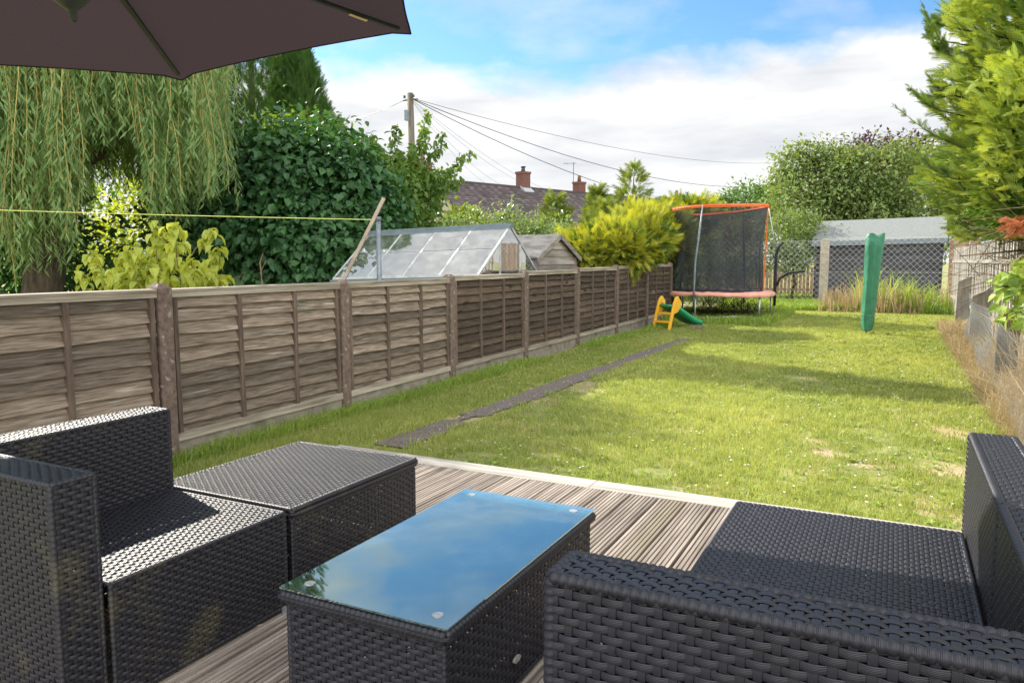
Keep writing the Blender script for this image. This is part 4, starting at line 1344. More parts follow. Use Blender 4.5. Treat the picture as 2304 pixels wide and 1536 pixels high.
# black shed
t = thing('black_shed', 'long black timber shed with grey green felt roof behind the wire fence', 'shed', (-.6, 25.8, 0))
x0, x1, y0, y1 = -2.28, 1.14, 25.2, 27.6
m = MB()
z_ = .02; k = 0
while z_ < CAMZ + .55:
    m.hexa([(x0, y0 - .025, z_), (x1, y0 - .025, z_), (x1, y0, z_), (x0, y0, z_), (x0, y0 - .004, z_ + .13), (x1, y0 - .004, z_ + .13), (x1, y0, z_ + .13), (x0, y0, z_ + .13)], a=rng.random())
    z_ += .13
m.box(x0, x1, y0 + .004, y1, 0, z_); m.box(x0 - .02, x0 + .04, y0 - .05, y0 - .026, 0, z_); m.box(x1 - .04, x1 + .02, y0 - .05, y0 - .026, 0, z_)
m.build('wall', M['shedblack'], t)
za, zc = CAMZ + .60, CAMZ + 1.28; ym = (y0 + y1) / 2
m = MB()
for a_, b_ in ((y0 - .15, ym), (y1 + .15, ym)):
    m.hexa([(x0 - .1, a_, za - .03), (x1 + .1, a_, za + .04), (x1 + .1, b_, zc + .04), (x0 - .1, b_, zc - .03), (x0 - .1, a_, za), (x1 + .1, a_, za + .07), (x1 + .1, b_, zc + .07), (x0 - .1, b_, zc)])
m.build('roof', M['felt'], t)
m = MB(); m.hexa([(x0 - .1, y0 - .185, za - .14), (x1 + .1, y0 - .185, za - .07), (x1 + .1, y0 - .155, za - .07), (x0 - .1, y0 - .155, za - .14), (x0 - .1, y0 - .185, za + .0), (x1 + .1, y0 - .185, za + .07), (x1 + .1, y0 - .155, za + .07), (x0 - .1, y0 - .155, za + .0)])
m.build('fascia', M['greymetal'], t)

def palings(name, label, xa_, xb_, yA, yB_, z0, z1, pw, gapp, mt, thick=.018, alt=0.):
    t = thing(name, label, 'fence', ((xa_ + xb_) / 2, (yA + yB_) / 2, 0))
    p0 = np.array([xa_, yA]); p1 = np.array([xb_, yB_]); ln = np.linalg.norm(p1 - p0); d = (p1 - p0) / ln; nn_ = np.array([-d[1], d[0]]) * thick / 2
    m = MB(); s_ = 0; kq = 0
    while s_ < ln:
        a_ = p0 + d * s_; b_ = p0 + d * min(ln, s_ + pw); zt = z1 + rng.normal() * .012; l_ = rng.normal() * .008
        a_ = a_ + nn_ * alt * (1 if kq % 2 else -1) + nn_ * rng.normal() * .3 * alt; b_ = b_ + (a_ - (p0 + d * s_)); kq += 1
        q = [a_ - nn_, b_ - nn_, b_ + nn_, a_ + nn_]
        m.hexa([(*v_, z0) for v_ in q] + [(v_[0] + d[0] * l_, v_[1] + d[1] * l_, zt) for v_ in q], a=rng.random()); s_ += pw + gapp
    m.build('pales', M[mt], t)
    for z_ in (z0 + (z1 - z0) * .25, z0 + (z1 - z0) * .8):
        m = MB(); q = nn_ * 2.6
        m.bar((p0[0] + q[0], p0[1] + q[1], z_), (p1[0] + q[0], p1[1] + q[1], z_), .03, .06); m.build('rail', M[mt], t)
    return t


palings('board_fence', 'low tan board fence seen beyond the wire mesh behind the trampoline', -5.8, -2.35, 29.5, 29.5, 0, 1.1, .10, .03, 'tanwood')
palings('board_fence', 'tall tan board fence right of the black shed', 1.30, 2.0, 24.9, 24.9, 0, 1.95, .11, .012, 'tanwood')
#SECTION right side --------------------------------------------------------------
palings('paling_fence', 'silvery upright paling fence along the right side of the garden', 1.50, 1.30, -2.0, 22.5, .02, 1.62, .085, .045, 'whitewood', .03, 1.2)
for i, (y_, x_, h_, w_, lab) in enumerate(((17.3, 1.06, 1.03, .24, 'farthest and palest of the short slant topped posts on the right'), (14.0, 1.06, .88, .24, 'middle short slant topped post at the right lawn edge'),
                                           (9.15, .93, .88, .19, 'nearest slant topped post at right, wrapped in fine wire netting'))):
    m = MB(); m.hexa([(x_, y_ - .05, 0), (x_ + w_, y_ - .05, 0), (x_ + w_, y_ + .05, 0), (x_, y_ + .05, 0), (x_ + .02, y_ - .05, h_ - .12), (x_ + w_ + .03, y_ - .05, h_), (x_ + w_ + .03, y_ + .05, h_), (x_ + .02, y_ + .05, h_ - .12)])
    tag(m.build('short_post', M['whitewood' if i < 2 else 'pole']), lab, 'post', 'short posts along the right edge')


def hexnet(mb, p0, p1, z0, z1, cell=.05, r=.0006, sag=.02):
    p0 = np.array(p0, float); p1 = np.array(p1, float); ln = np.linalg.norm(p1 - p0); nu = int(ln / cell); nv = int((z1 - z0) / cell * 1.1)
    d = (p1 - p0) / nu; nrm = unit(np.array([-(p1 - p0)[1], (p1 - p0)[0]]))
    def pt(i, j):
        f_ = i / nu
        q = p0 + d * i; b_ = sag * sin(f_ * pi * 2.3 + j * .25) + .03 * sin(j * .5)
        return np.array([q[0] + nrm[0] * b_, q[1] + nrm[1] * b_, z0 + (z1 - z0) * j / nv - .05 * sin(f_ * pi) * (j / nv)])
    A = []; B = []
    for j in range(nv):
        for i in range(nu):
            a_ = pt(i + .5 * (j % 2), j)
            for o_ in ((.5, 1), (-.5, 1)):
                A.append(a_); B.append(pt(i + .5 * (j % 2) + o_[0], j + o_[1]))
    A = np.array(A); B = np.array(B)
    D = B - A; ln_ = np.linalg.norm(D, axis=1)
    sc = np.stack([np.full(len(A), r * 2), ln_, np.full(len(A), r * 2)], 1)
    tv = [(-.5, 0, -.5), (.5, 0, -.5), (.5, 1, -.5), (-.5, 1, -.5), (-.5, 0, .5), (.5, 0, .5), (.5, 1, .5), (-.5, 1, .5)]
    tq = [(0, 3, 2, 1), (4, 5, 6, 7), (1, 2, 6, 5), (3, 0, 4, 7)]
    scatter(mb, tv, tq, A, D, np.tile([nrm[0], nrm[1], 0.], (len(A), 1)), sc, np.zeros(len(A)))


m = MB(); hexnet(m, (.88, 9.05), (1.04, 14.0), .05, .82)
tag(m.build('wire_netting', M['netting']), 'wire netting strung between the nearest and middle short posts', 'netting', 'wire netting along the right edge')
m = MB(); hexnet(m, (.80, 4.6), (.88, 9.05), .05, .80, .06, .0004)
tag(m.build('wire_netting', M['netting']), 'sagging wire netting in front of the nearest short post at right', 'netting', 'wire netting along the right edge')

#SECTION vegetation -------------------------------------------------------------
# --- willow
t = thing('willow_tree', 'weeping willow with long hanging strands behind the left fence', 'tree', (-10.7, 6.45, 0))
ns_ = 5200
th = rng.random(ns_) * 2 * pi; rr = 3.3 * rng.random(ns_) ** .45
WX, WY = -10.5, 7.7
sx = WX + rr * np.cos(th); sy = WY + rr * np.sin(th)
# strands part in one place so that sky shows through; the side towards the conifers is shorter
ratio = sx / sy
keep = (sy > 3.2) & (sx < -1.12 * sy + .2 * rng.normal(size=ns_))
sx, sy, rr = sx[keep], sy[keep], rr[keep]; ns_ = len(sx)
ztop = 5.8 - .17 * rr ** 1.6 - 1.1 * rng.random(ns_) + .9 * np.clip((sy - 7.0) / 1.6, 0, 1)
grp = .5 + .5 * np.sin(sx * 3.1 + 1) * np.cos(sy * 2.7)
zbot = 1.70 + 1.5 * rng.random(ns_) ** 1.5 + .6 * grp
zbot = np.where((sx / sy < -1.50), zbot - .6 * rng.random(ns_), zbot)
zbot = np.where(sx / sy < -1.50, zbot - .3, zbot)
part = (sx / sy < -1.31) & (sx / sy > -1.46)
zbot = np.where(part, 2.6 + .8 * rng.random(ns_), zbot)
mbL = MB(); mbS = MB()
for i in range(ns_):
    if ztop[i] - zbot[i] < .5: continue
    ln = ztop[i] - zbot[i]; n = int(ln / .044)
    f_ = np.linspace(0, 1, n); od = np.array([sx[i] - WX, sy[i] - WY]); od = od / (np.linalg.norm(od) + .01)
    sway = .25 * (1 - (1 - f_) ** 2) * (.5 + rng.random()); ph = rng.random() * 6
    P = np.stack([sx[i] + od[0] * sway + .05 * np.sin(f_ * 5 + ph), sy[i] + od[1] * sway + .05 * np.cos(f_ * 4 + ph), ztop[i] - ln * f_], 1)
    if i % 2 == 0:
        k = P[::6]; mbS.tube(k, np.linspace(.006, .0025, len(k)), 3, cap=False)
    a_ = rng.random(n) * 2 * pi
    D = np.stack([np.cos(a_), np.sin(a_), -1.2 - .8 * rng.random(n)], 1)
    ok = rng.random(n) < .9
    s_ = .12 * (.6 + .7 * rng.random(n))
    scatter(mbL, [(0, 0, 0), (.10, .4, 0), (0, 1, -.1), (-.10, .4, 0)], LEAF_Q, P[ok], D[ok], rng.normal(size=(ok.sum(), 3)), s_[ok], np.clip(.15 + .45 * rng.random(ok.sum()) + .3 * grp[i], 0, 1))
mbL.build('foliage', M['L_willow'], t)
mbS.build('hanging_stems', M['stem_y'], t)
m = MB(); b0 = np.array([-10.75, 6.45, -.05])
m.tube([b0, b0 + [.05, 0, .6], b0 + [.12, .05, 1.2], b0 + [.30, .1, 1.75], b0 + [.45, .2, 2.6], b0 + [.5, .5, 3.6]], [.31, .27, .25, .22, .16, .1], 14)
m.tube([b0 + [.12, .05, 1.3], b0 + [-.2, .3, 2.2], b0 + [-.6, .7, 3.4]], [.18, .13, .06], 10)
limbs(m, b0 + [.45, .2, 2.6], [(-12.5, 7.4, 5.2), (-11.8, 5.2, 5.1), (-9, 5.3, 5.0), (-8.3, 7.4, 5.0), (-9.4, 9.2, 5.1), (-10.9, 9.6, 5.2), (-10, 7, 5.6), (-11.5, 8.7, 5.5), (-8.6, 6.3, 4.6)], .13, sag=.12)
m.build('trunk', M['bark'], t, smooth=True)

# --- dark lilac bush
tree('lilac_bush', 'large dark green broad leaved bush between willow and greenhouse', 'bush', (-8.2, 9.3, 0),
     [(tuple(at(620, 455, 9.3)), (1.15, 1.1, 1.15)), (tuple(at(720, 480, 9.6)), (1.2, 1.0, 1.3)), (tuple(at(530, 520, 9.0)), (1.0, 1.0, 1.2)), (tuple(at(790, 520, 9.9)), (.9, .8, 1.0)), (tuple(at(640, 580, 9.1)), (1.7, 1.0, 1.1)), (tuple(at(770, 620, 9.6)), (.9, .8, .9))],
     'L_dark', 1150, 40, .32, .118, trunk_r=.06, big=True, droop=.9, shell=.66, aspect=1.25)
tree('green_bush', 'taller mid green bush with yellow green tips right of the dark bush', 'bush', (-9.0, 11.0, 0),
     [(tuple(at(660, 385, 10.6)), (.9, .9, .9)), (tuple(at(740, 430, 10.9)), (1.0, .9, 1.0)), (tuple(at(830, 480, 11.2)), (1.0, .8, 1.0))], 'L_cherry', 520, 38, .28, .108, trunk_r=.06, big=True, droop=.8, shell=.65)
# --- two conifers behind
conifer('tall_conifer', 'tall dark green conifer beside the willow, left of the pair', (*at(577, 500, 12.6)[:2], 0), 10.2, 1.35, 'L_conif', 17000, .28, z0=.4, curve=.30, up=.9, trunk_r=.12, tipup=.5)
conifer('tall_conifer', 'tall dark green conifer with drooping edge, right of the pair', (*at(682, 500, 13.0)[:2], 0), 6.0, 1.25, 'L_conif', 10000, .26, z0=.4, curve=.6, up=.9, trunk_r=.12, tipup=.5)
# --- cherry tree with sparse arching shoots
t = thing('cherry_tree', 'open branching cherry tree with sparse leafy shoots below the utility pole', 'tree', (-7.8, 12.2, 0))
m = MB(); lv = MB(); base = at(905, 560, 12.2); base[2] = 0
tips_px = [(762, 270), (790, 300), (835, 300), (890, 285), (965, 250), (1000, 300), (1055, 345), (1030, 378), (1040, 400), (930, 330), (850, 330), (960, 290), (820, 370), (800, 330), (985, 385), (760, 330), (780, 400), (870, 360), (900, 340)]
hub = at(900, 440, 12.2)
m.tube([base, lerp(base, hub, .5) + [.05, 0, 0], hub], [.09, .07, .05], 8)
for (px_, py_) in tips_px:
    tpn = at(px_, py_, 12.2 + rng.normal() * .45)
    k = 10; s_ = np.linspace(0, 1, k)[:, None]; pts = hub + (tpn - hub) * s_; pts[:, 2] -= .12 * np.sin(s_[:, 0] * pi); pts[1:-1] += rng.normal(size=(k - 2, 3)) * .03
    m.tube(pts, np.linspace(.022, .005, k), 5)
    n = 150; f_ = .25 + .75 * rng.random(n); idx = (f_ * (k - 1)); i0 = np.minimum(idx.astype(int), k - 2); fr_ = (idx - i0)[:, None]
    P = pts[i0] * (1 - fr_) + pts[i0 + 1] * fr_ + rng.normal(size=(n, 3)) * .045
    D = rng.normal(size=(n, 3)) * .7 + [0, 0, -.9]
    s2 = .12 * (.7 + .6 * rng.random(n))
    scatter(lv, BIG_V, BIG_Q, P, D, rng.normal(size=(n, 3)) + [0, 0, .6], np.stack([s2 * .8, s2, s2], 1), rng.random(n))
P, D, cr_ = lumpy(tuple(at(900, 430, 12.2)), (.95, .8, .75), 110, 26, .22, .35); leaves(lv, P, D, .11, cr_, .8, True)
P, D, cr_ = lumpy(tuple(at(880, 540, 12.2)), (1.0, .8, .9), 90, 26, .22, .5); leaves(lv, P, D, .11, cr_, .8, True)
lv.build('crown', M['L_cherry'], t); m.build('trunk', M['bark'], t, smooth=True)

# --- lime dogwood in front of the willow
t = thing('dogwood_shrub', 'young shrub with lime yellow drooping leaves showing over the fence', 'shrub', (-5.9, 4.5, 0))
m = MB(); lv = MB(); base = np.array([-5.75, 4.55, 0])
tips_px = [(205, 570), (185, 615), (215, 590), (265, 600), (350, 505), (395, 510), (350, 560), (300, 560), (330, 590), (380, 590), (430, 585), (470, 515), (490, 555), (480, 590), (500, 620), (400, 550), (420, 620), (310, 620), (250, 632), (440, 600), (375, 530), (470, 610), (350, 620), (385, 628), (280, 580), (230, 625)]
for (px_, py_) in tips_px:
    tpn = at(px_, py_, 4.4 + rng.normal() * .22)
    st = base + [rng.normal() * .1, rng.normal() * .1, .0]; k = 8; s_ = np.linspace(0, 1, k)[:, None]
    pts = st + (tpn - st) * s_; pts[1:-1] += rng.normal(size=(k - 2, 3)) * .025
    m.tube(pts, np.linspace(.010, .003, k), 5)
    for dz, kk in ((0, 9), (-.07, 6), (-.15, 5)):
        th = rng.random(kk) * 2 * pi
        P = np.tile(tpn + (st - tpn) / np.linalg.norm(st - tpn) * -dz * 1., (kk, 1)) + rng.normal(size=(kk, 3)) * .025
        D = np.stack([np.cos(th), np.sin(th), -.35 - .7 * rng.random(kk)], 1)
        s2 = .105 * (.7 + .5 * rng.random(kk))
        scatter(lv, BIG_V, BIG_Q, P, D, np.tile([0, 0, 1.], (kk, 1)) + D * .5, np.stack([s2 * 1.0, s2, s2 * 1.5], 1), np.clip(.3 + .7 * rng.random(kk), 0, 1))
P, D, cr_ = lumpy(tuple(at(360, 640, 4.5)), (.5, .35, .28), 30, 14, .15, .4); leaves(lv, P, D, .09, cr_ * .5, .8, True)
lv.build('foliage', M['L_lime'], t); m.build('stems', M['twig'], t, smooth=True)

# bare twigs over the fence
for i, (pts, lab) in enumerate((([(590, 640), (585, 590), (592, 570)], 'upright bare twig rising over the fence in front of the dark bush'), ([(520, 650), (535, 630), (547, 612)], 'short pale bare twig left of the upright one'))):
    m = MB(); b_ = at(pts[0][0], 700, 4.9); m.tube([b_ * [1, 1, .5]] + [at(a_, c_, 4.9) for a_, c_ in pts], [.006] * 3 + [.003], 5); m.tube([at(pts[1][0], pts[1][1] + 25, 4.9), at(pts[1][0] + 14, pts[1][1] - 5, 4.95)], [.004, .002], 4)
    tag(m.build('bare_twig', M['twig']), lab, 'twig', 'bare twigs over the fence')

# hedge and trees beyond the willow
tree('background_shrub', 'dark green shrub in the shade behind the willow trunk', 'shrub', (-12.5, 7.6, 0), [((-12.6, 7.2, 1.1), (1.4, 1.2, 1.5)), ((-10.6, 8.4, .8), (1.3, 1., 1.3))], 'L_dark', 260, 34, .4, .14, trunk_r=.05, droop=.7)
tree('background_shrub', 'yellow green shrub lit from behind, seen through the willow strands', 'shrub', (-11.8, 10.2, 0), [((-13.4, 10.3, 1.2), (1.9, 1.0, 1.6)), ((-11.3, 10.8, 1.5), (1.3, 1., 1.6))], 'L_sun', 300, 34, .4, .12, trunk_r=.05, droop=.6)
tree('background_tree', 'distant green tree at the far left edge behind the willow', 'tree', (-24, 13.5, 0), [((-25, 13, 2.6), (3.0, 2.5, 2.3)), ((-20.5, 15.5, 2.0), (2.5, 2, 2.0))], 'L_far', 260, 30, .8, .24, trunk_r=.15)

# --- shrubs behind greenhouse
tree('fruit_tree', 'glossy leaved apple tree behind the left part of the greenhouse', 'tree', (-8.6, 14.0, 0), [(tuple(at(1010, 562, 13.6)), (1.1, .9, .72)), (tuple(at(960, 570, 13.4)), (1.2, .9, .7)), (tuple(at(1075, 530, 13.8)), (.6, .7, .5))], 'L_apple', 340, 30, .25, .085, trunk_r=.06, droop=.3, shell=.5)
tree('fruit_tree', 'glossy leaved apple tree above the small grey shed', 'tree', (-7.0, 14.2, 0), [(tuple(at(1160, 565, 13.8)), (.8, .8, .62)), (tuple(at(1235, 555, 14.0)), (.65, .7, .5)), (tuple(at(1140, 492, 14)), (.18, .2, .28))], 'L_apple', 280, 30, .24, .085, trunk_r=.06, droop=.3, shell=.5)
conifer('young_conifer', 'feathery yellow green conifer hiding the left part of the house roof', (*at(1045, 560, 16)[:2], 0), 2.55, .9, 'L_young', 1100, .36, z0=.5, curve=.55, up=.8, small=True)
YC = [(1250, 440, 17.5, .55, 'young conifer in front of the house roof, left of the second chimney'), (1345, 425, 18.5, .45, 'slender young conifer right below the chimney with the aerial'),
      (1425, 372, 18.5, .80, 'tallest pointed young conifer against the sky'), (1500, 450, 20.5, .6, 'wispy young conifer close to the trampoline net, above the golden hedge'), (1365, 455, 17, .5, 'short young conifer between the slender and the tallest one')]
for px_, py_, Y_, r_, lab in YC:
    q = at(px_, py_, Y_)
    conifer('young_conifer', lab, (q[0], q[1], 0), q[2], r_ * 1.25, 'L_young', 620, .38, z0=.6, curve=.8, up=.75, small=True, group='young conifers behind the left fence', power=.75)
# golden conifer hedge
def mound(name, label, parts, leafm, n, fl, up=.5, cat='conifer', base=None, dirb=(0, 0, 0)):
    cs = [np.array(c) for c, r in parts]; c0 = np.mean(cs, axis=0)
    base = (c0[0], c0[1], 0) if base is None else base
    t = thing(name, label, cat, base)
    m = MB(); tot = sum(np.prod(r) ** (2 / 3) for c, r in parts)
    tb = MB(); core = MB()
    for c, r in parts:
        k = int(n * np.prod(r) ** (2 / 3) / tot)
        P, D = ell_points(c, np.array(r) * .92, k, .72)
        w_ = np.array([np.sin(P[:, 0] * 5), np.sin(P[:, 1] * 4.3), np.sin(P[:, 2] * 6)]).T * .06
        D = D + [0, 0, up] + np.array(dirb) + rng.normal(size=(k, 3)) * .35
        s_ = fl * (.5 + .7 * rng.random(k) + 1.2 * rng.random(k) ** 8)
        patch = .5 + .5 * np.sin(P[:, 0] * 3.1 + P[:, 2] * 4) * np.cos(P[:, 1] * 2.7 + P[:, 2] * 3)
        a_ = np.clip(-.05 + .55 * rng.random(k) + .5 * patch, 0, 1)
        scatter(m, FR_V, FR_Q, P + w_, D, rng.normal(size=(k, 3)) * .6 + [0, 0, 1], np.stack([s_ * .9, s_, s_], 1), a_)
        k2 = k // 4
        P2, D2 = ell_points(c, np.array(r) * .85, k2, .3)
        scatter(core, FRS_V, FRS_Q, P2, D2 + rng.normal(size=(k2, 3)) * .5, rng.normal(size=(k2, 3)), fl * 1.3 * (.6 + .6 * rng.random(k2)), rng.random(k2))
        tips, _ = ell_points(c, np.array(r) * .7, 6, .6)
        limbs(tb, base, tips, .04)
    m.build('foliage', M[leafm], t); core.build('inner_foliage', M['L_conif'], t); tb.build('branches', M['bark'], t, smooth=True)
    return t


mound('golden_conifer', 'bright golden yellow spreading conifer leaning over the left fence', [(tuple(at(1370, 560, 13.6)), (.85, .8, .50)), (tuple(at(1320, 575, 13.2)), (.5, .6, .45)), (tuple(at(1435, 535, 14.4)), (.70, .8, .52))], 'L_gold', 9000, .20, up=.25, dirb=(-.3, 0, .1))
mound('golden_conifer', 'taller golden green conifer behind the trampoline, orange tipped', [(tuple(at(1485, 535, 17.5)), (.85, .9, .62)), (tuple(at(1550, 485, 19.5)), (.8, .7, .42)), (tuple(at(1440, 515, 17)), (.6, .6, .4))], 'L_gold', 8000, .22, up=.25, dirb=(.3, 0, .1))
tree('background_shrub', 'green shrub under the golden conifers beside the trampoline', 'shrub', (-5.6, 18.4, 0), [((-5.75, 18.6, 1.0), (.7, .9, 1.0)), ((-5.6, 20.5, 1.2), (.9, .9, 1.1))], 'L_back', 170, 30, .25, .09, trunk_r=.04)

# --- behind the wire fence
tree('background_shrub', 'leafy green bush behind the trampoline net', 'bush', (-3.9, 26, 0), [(tuple(at(1650, 560, 25.5)), (1.5, 1., 1.1)), (tuple(at(1560, 600, 25)), (1.2, 1., 1.0))], 'L_back', 300, 32, .35, .11, trunk_r=.05)
tree('red_shrub', 'dusky red leaved shrub seen through the trampoline net', 'shrub', (-5.2, 27.5, 0), [(tuple(at(1600, 525, 27.5)), (1.3, .8, .55)), (tuple(at(1650, 505, 28)), (.9, .7, .4))], 'L_red', 130, 30, .3, .10, trunk_r=.05)
tree('background_shrub', 'dark green ivy clad bush left of the black shed', 'bush', (-3.0, 25.8, 0), [(tuple(at(1790, 570, 25.6)), (.75, .7, .65)), (tuple(at(1790, 530, 26)), (.9, .7, .8))], 'L_back', 240, 32, .25, .09, trunk_r=.05)
tree('large_tree', 'large leafy green tree rising behind the black shed', 'tree', (-1.5, 33, 0),
     [(tuple(at(1850, 430, 33)), (2.1, 1.6, 1.6)), (tuple(at(1960, 430, 33.5)), (2.2, 1.8, 1.9)), (tuple(at(2060, 440, 34)), (2.0, 1.8, 1.9)), (tuple(at(1780, 380, 33)), (.8, .8, .8)), (tuple(at(1830, 350, 33)), (.6, .6, .5)), (tuple(at(1780, 470, 32)), (1.2, 1.2, 1.0)), (tuple(at(2000, 500, 33)), (3.2, 1.5, 1.5)), (tuple(at(1760, 395, 33)), (.45, .4, .5)), (tuple(at(1800, 340, 33)), (.4, .4, .35)), (tuple(at(1880, 335, 33)), (.5, .4, .35)), (tuple(at(1940, 345, 33)), (.4, .4, .35)), (tuple(at(2010, 350, 33)), (.5, .4, .4))],
     'L_back', 760, 34, .45, .17, trunk_r=.22, shell=.5, nlimb=6)
tree('purple_tree', 'dark purple leaved tree showing above the green one', 'tree', (-1, 41, 0), [(tuple(at(1950, 366, 40)), (1.8, 1.4, 1.2)), (tuple(at(2035, 362, 41)), (1.7, 1.4, 1.2)), (tuple(at(1880, 385, 40)), (1.1, 1, .8)), (tuple(at(2090, 420, 41)), (1.8, 1.4, 1.8))], 'L_purple', 330, 32, .45, .20, trunk_r=.2)
tree('round_tree', 'small round dark green tree on the skyline above the trampoline', 'tree', (-9.4, 52, 0), [(tuple(at(1690, 455, 50)), (2.0, 1.5, 1.1)), (tuple(at(1720, 470, 50)), (1.6, 1.4, 1.3)), (tuple(at(1630, 470, 50)), (.9, .9, .7))], 'L_far', 200, 34, .5, .22, trunk_r=.2)

# --- big conifer on the right
t = thing('large_conifer', 'huge yellow green conifer overhanging the garden from the right', 'conifer', (2.6, 10.6, 0))
m = MB(); n = 50000
u = rng.random(n); zz = 1.55 + 6.2 * u ** 1.1
zc = np.clip((zz - 1.55) / 6.2, 0, 1)
env = 2.2 * np.clip(1.02 - zc ** 2.4, .05, 1) * (.78 + .22 * np.clip((zz - 1.55) / .9, 0, 1))
th = rng.random(n) * 2 * pi
lob = 1 + .09 * np.sin(th * 4 + zz * 1.6) + .07 * np.sin(th * 9 - zz * 3.1) + .05 * np.sin(zz * 6.3 + th * 2)
rad = env * lob * (.62 + .38 * rng.random(n) ** .45)
P = np.stack([2.55 + rad * np.cos(th), 10.6 + rad * np.sin(th), zz], 1)
D = np.stack([np.cos(th), np.sin(th), .45 + .3 * zc], 1) + rng.normal(size=(n, 3)) * .42
s_ = .155 * (.6 + .8 * rng.random(n))
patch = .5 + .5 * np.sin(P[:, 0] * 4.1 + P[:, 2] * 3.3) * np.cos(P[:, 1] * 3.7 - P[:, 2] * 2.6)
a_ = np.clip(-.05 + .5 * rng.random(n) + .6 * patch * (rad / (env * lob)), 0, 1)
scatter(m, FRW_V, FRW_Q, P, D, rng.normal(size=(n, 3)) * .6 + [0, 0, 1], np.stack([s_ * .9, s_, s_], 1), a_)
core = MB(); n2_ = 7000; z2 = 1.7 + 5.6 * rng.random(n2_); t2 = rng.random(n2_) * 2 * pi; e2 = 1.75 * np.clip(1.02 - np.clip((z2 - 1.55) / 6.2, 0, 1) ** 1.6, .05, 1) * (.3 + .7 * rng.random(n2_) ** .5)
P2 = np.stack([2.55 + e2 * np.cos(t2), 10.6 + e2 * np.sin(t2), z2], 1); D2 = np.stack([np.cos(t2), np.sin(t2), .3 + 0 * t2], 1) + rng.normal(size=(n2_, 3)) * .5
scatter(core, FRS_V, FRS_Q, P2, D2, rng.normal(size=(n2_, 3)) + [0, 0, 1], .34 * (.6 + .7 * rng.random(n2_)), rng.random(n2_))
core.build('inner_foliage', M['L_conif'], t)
# long whips reaching out of the left side
W0 = []
wh = MB()
for (pa, pb, Y_) in (((2160, 330), (2010, 235), 9.6), ((2150, 140), (2070, 0), 10), ((2140, 215), (2085, 165), 10), ((2150, 215), (2040, 200), 10), ((2130, 60), (2070, 20), 10), ((2120, 250), (2040, 190), 9.8), ((2140, 400), (2050, 330), 9.8), ((2110, 90), (2080, 45), 10), ((2130, 130), (2090, 70), 10)):
    A = at(*pa, Y_); B = at(*pb, Y_ + rng.normal() * .2); k = 9; f_ = np.linspace(0, 1, k)[:, None]; pts = A + (B - A) * f_; pts[:, 2] -= .05 * np.sin(f_[:, 0] * pi)
    root = np.array([2.2, 10.5, A[2] - .5]); wh.tube(np.vstack([root, pts]), np.concatenate([[.02], np.linspace(.007, .002, k)]), 5)
    kk = 70; fi = rng.random(kk); PP = A + (B - A) * fi[:, None]; PP[:, 2] -= .05 * np.sin(fi * pi)
    DD = (B - A) / np.linalg.norm(B - A) + rng.normal(size=(kk, 3)) * .5 + [0, 0, .2]
    scatter(m, FR_V, FR_Q, PP, DD, rng.normal(size=(kk, 3)), .15 * (1.25 - fi), np.clip(.1 + .2 * rng.random(kk), 0, 1))
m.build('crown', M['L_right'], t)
wh.tube([(2.6, 10.6, -.05), (2.6, 10.6, 2), (2.55, 10.6, 5), (2.55, 10.6, 7.6)], [.2, .17, .1, .02], 10)
for k in range(46):
    th_ = rng.random() * 2 * pi; z_ = 1.0 + rng.random() * 1.3; r_ = 1.2 + .75 * rng.random()
    wh.tube([(2.58, 10.6, z_), (2.58 + r_ * .5 * cos(th_), 10.6 + r_ * .5 * sin(th_), z_ + .12), (2.58 + r_ * cos(th_), 10.6 + r_ * sin(th_), z_ + .05 * rng.normal())], [.03, .018, .006], 5)
wh.build('trunk', M['bark'], t, smooth=True)
# bare twigs of the underside
m = MB(); n = 900
th = rng.random(n) * 2 * pi; r_ = .6 + 1.2 * rng.random(n)
P = np.stack([2.5 + r_ * np.cos(th), 10.3 + r_ * np.sin(th) * 1.1, 1.05 + .8 * rng.random(n)], 1)
D = np.stack([np.cos(th), np.sin(th), rng.normal(size=n) * .45 - .15], 1) + rng.normal(size=(n, 3)) * .35
scatter(m, [(-.009, 0, 0), (.009, 0, 0), (.003, 1, -.15), (-.003, 1, -.15), (0, .5, .1)], [(0, 1, 2, 3)], P, D, rng.normal(size=(n, 3)), .35 + .4 * rng.random(n), rng.random(n))
m.build('dead_twigs', M['twig'], t)
m = MB(); n = 34; c_ = at(2300, 500, 8.2)
P = c_ + rng.normal(size=(n, 3)) * [.035, .06, .035]; D = np.tile([-.7, -.1, -.5], (n, 1)) + rng.normal(size=(n, 3)) * .4
scatter(m, FR_V, FR_Q, P, D, rng.normal(size=(n, 3)), .11 + .05 * rng.random(n), rng.random(n))
m.tube([c_ + [.12, .1, .1], c_, c_ + [-.1, -.05, -.08]], [.008, .006, .003], 5)
m.build('dead_spray', M['L_dead'], t)

# vine hanging at the right edge
t = thing('bramble', 'green leafy bramble hanging over the netting at the right edge', 'bramble', (.95, 6.0, 0))
m = MB(); lv = MB()
for k in range(9):
    A = at(2330, 560 + 20 * k, 6.3); B = at(2235 + rng.random() * 50, 600 + 125 * rng.random(), 6.1)
    mid = (A + B) / 2 + [0, 0, .06]; m.tube([A + [.1, .1, -.3], A, mid, B], [.006, .005, .004, .002], 5)
    n = 15; f_ = rng.random(n)[:, None]; P = A + (B - A) * f_ + rng.normal(size=(n, 3)) * .03
    D = rng.normal(size=(n, 3)) + [-.3, -.2, -.5]; s_ = .085 * (.6 + .6 * rng.random(n))
    scatter(lv, BIG_V, BIG_Q, P, D, rng.normal(size=(n, 3)) * .5 + [0, -.5, 1], np.stack([s_ * 1.3, s_, s_], 1), rng.random(n))
lv.build('foliage', M['L_weed'], t); m.build('stems', M['twig'], t)
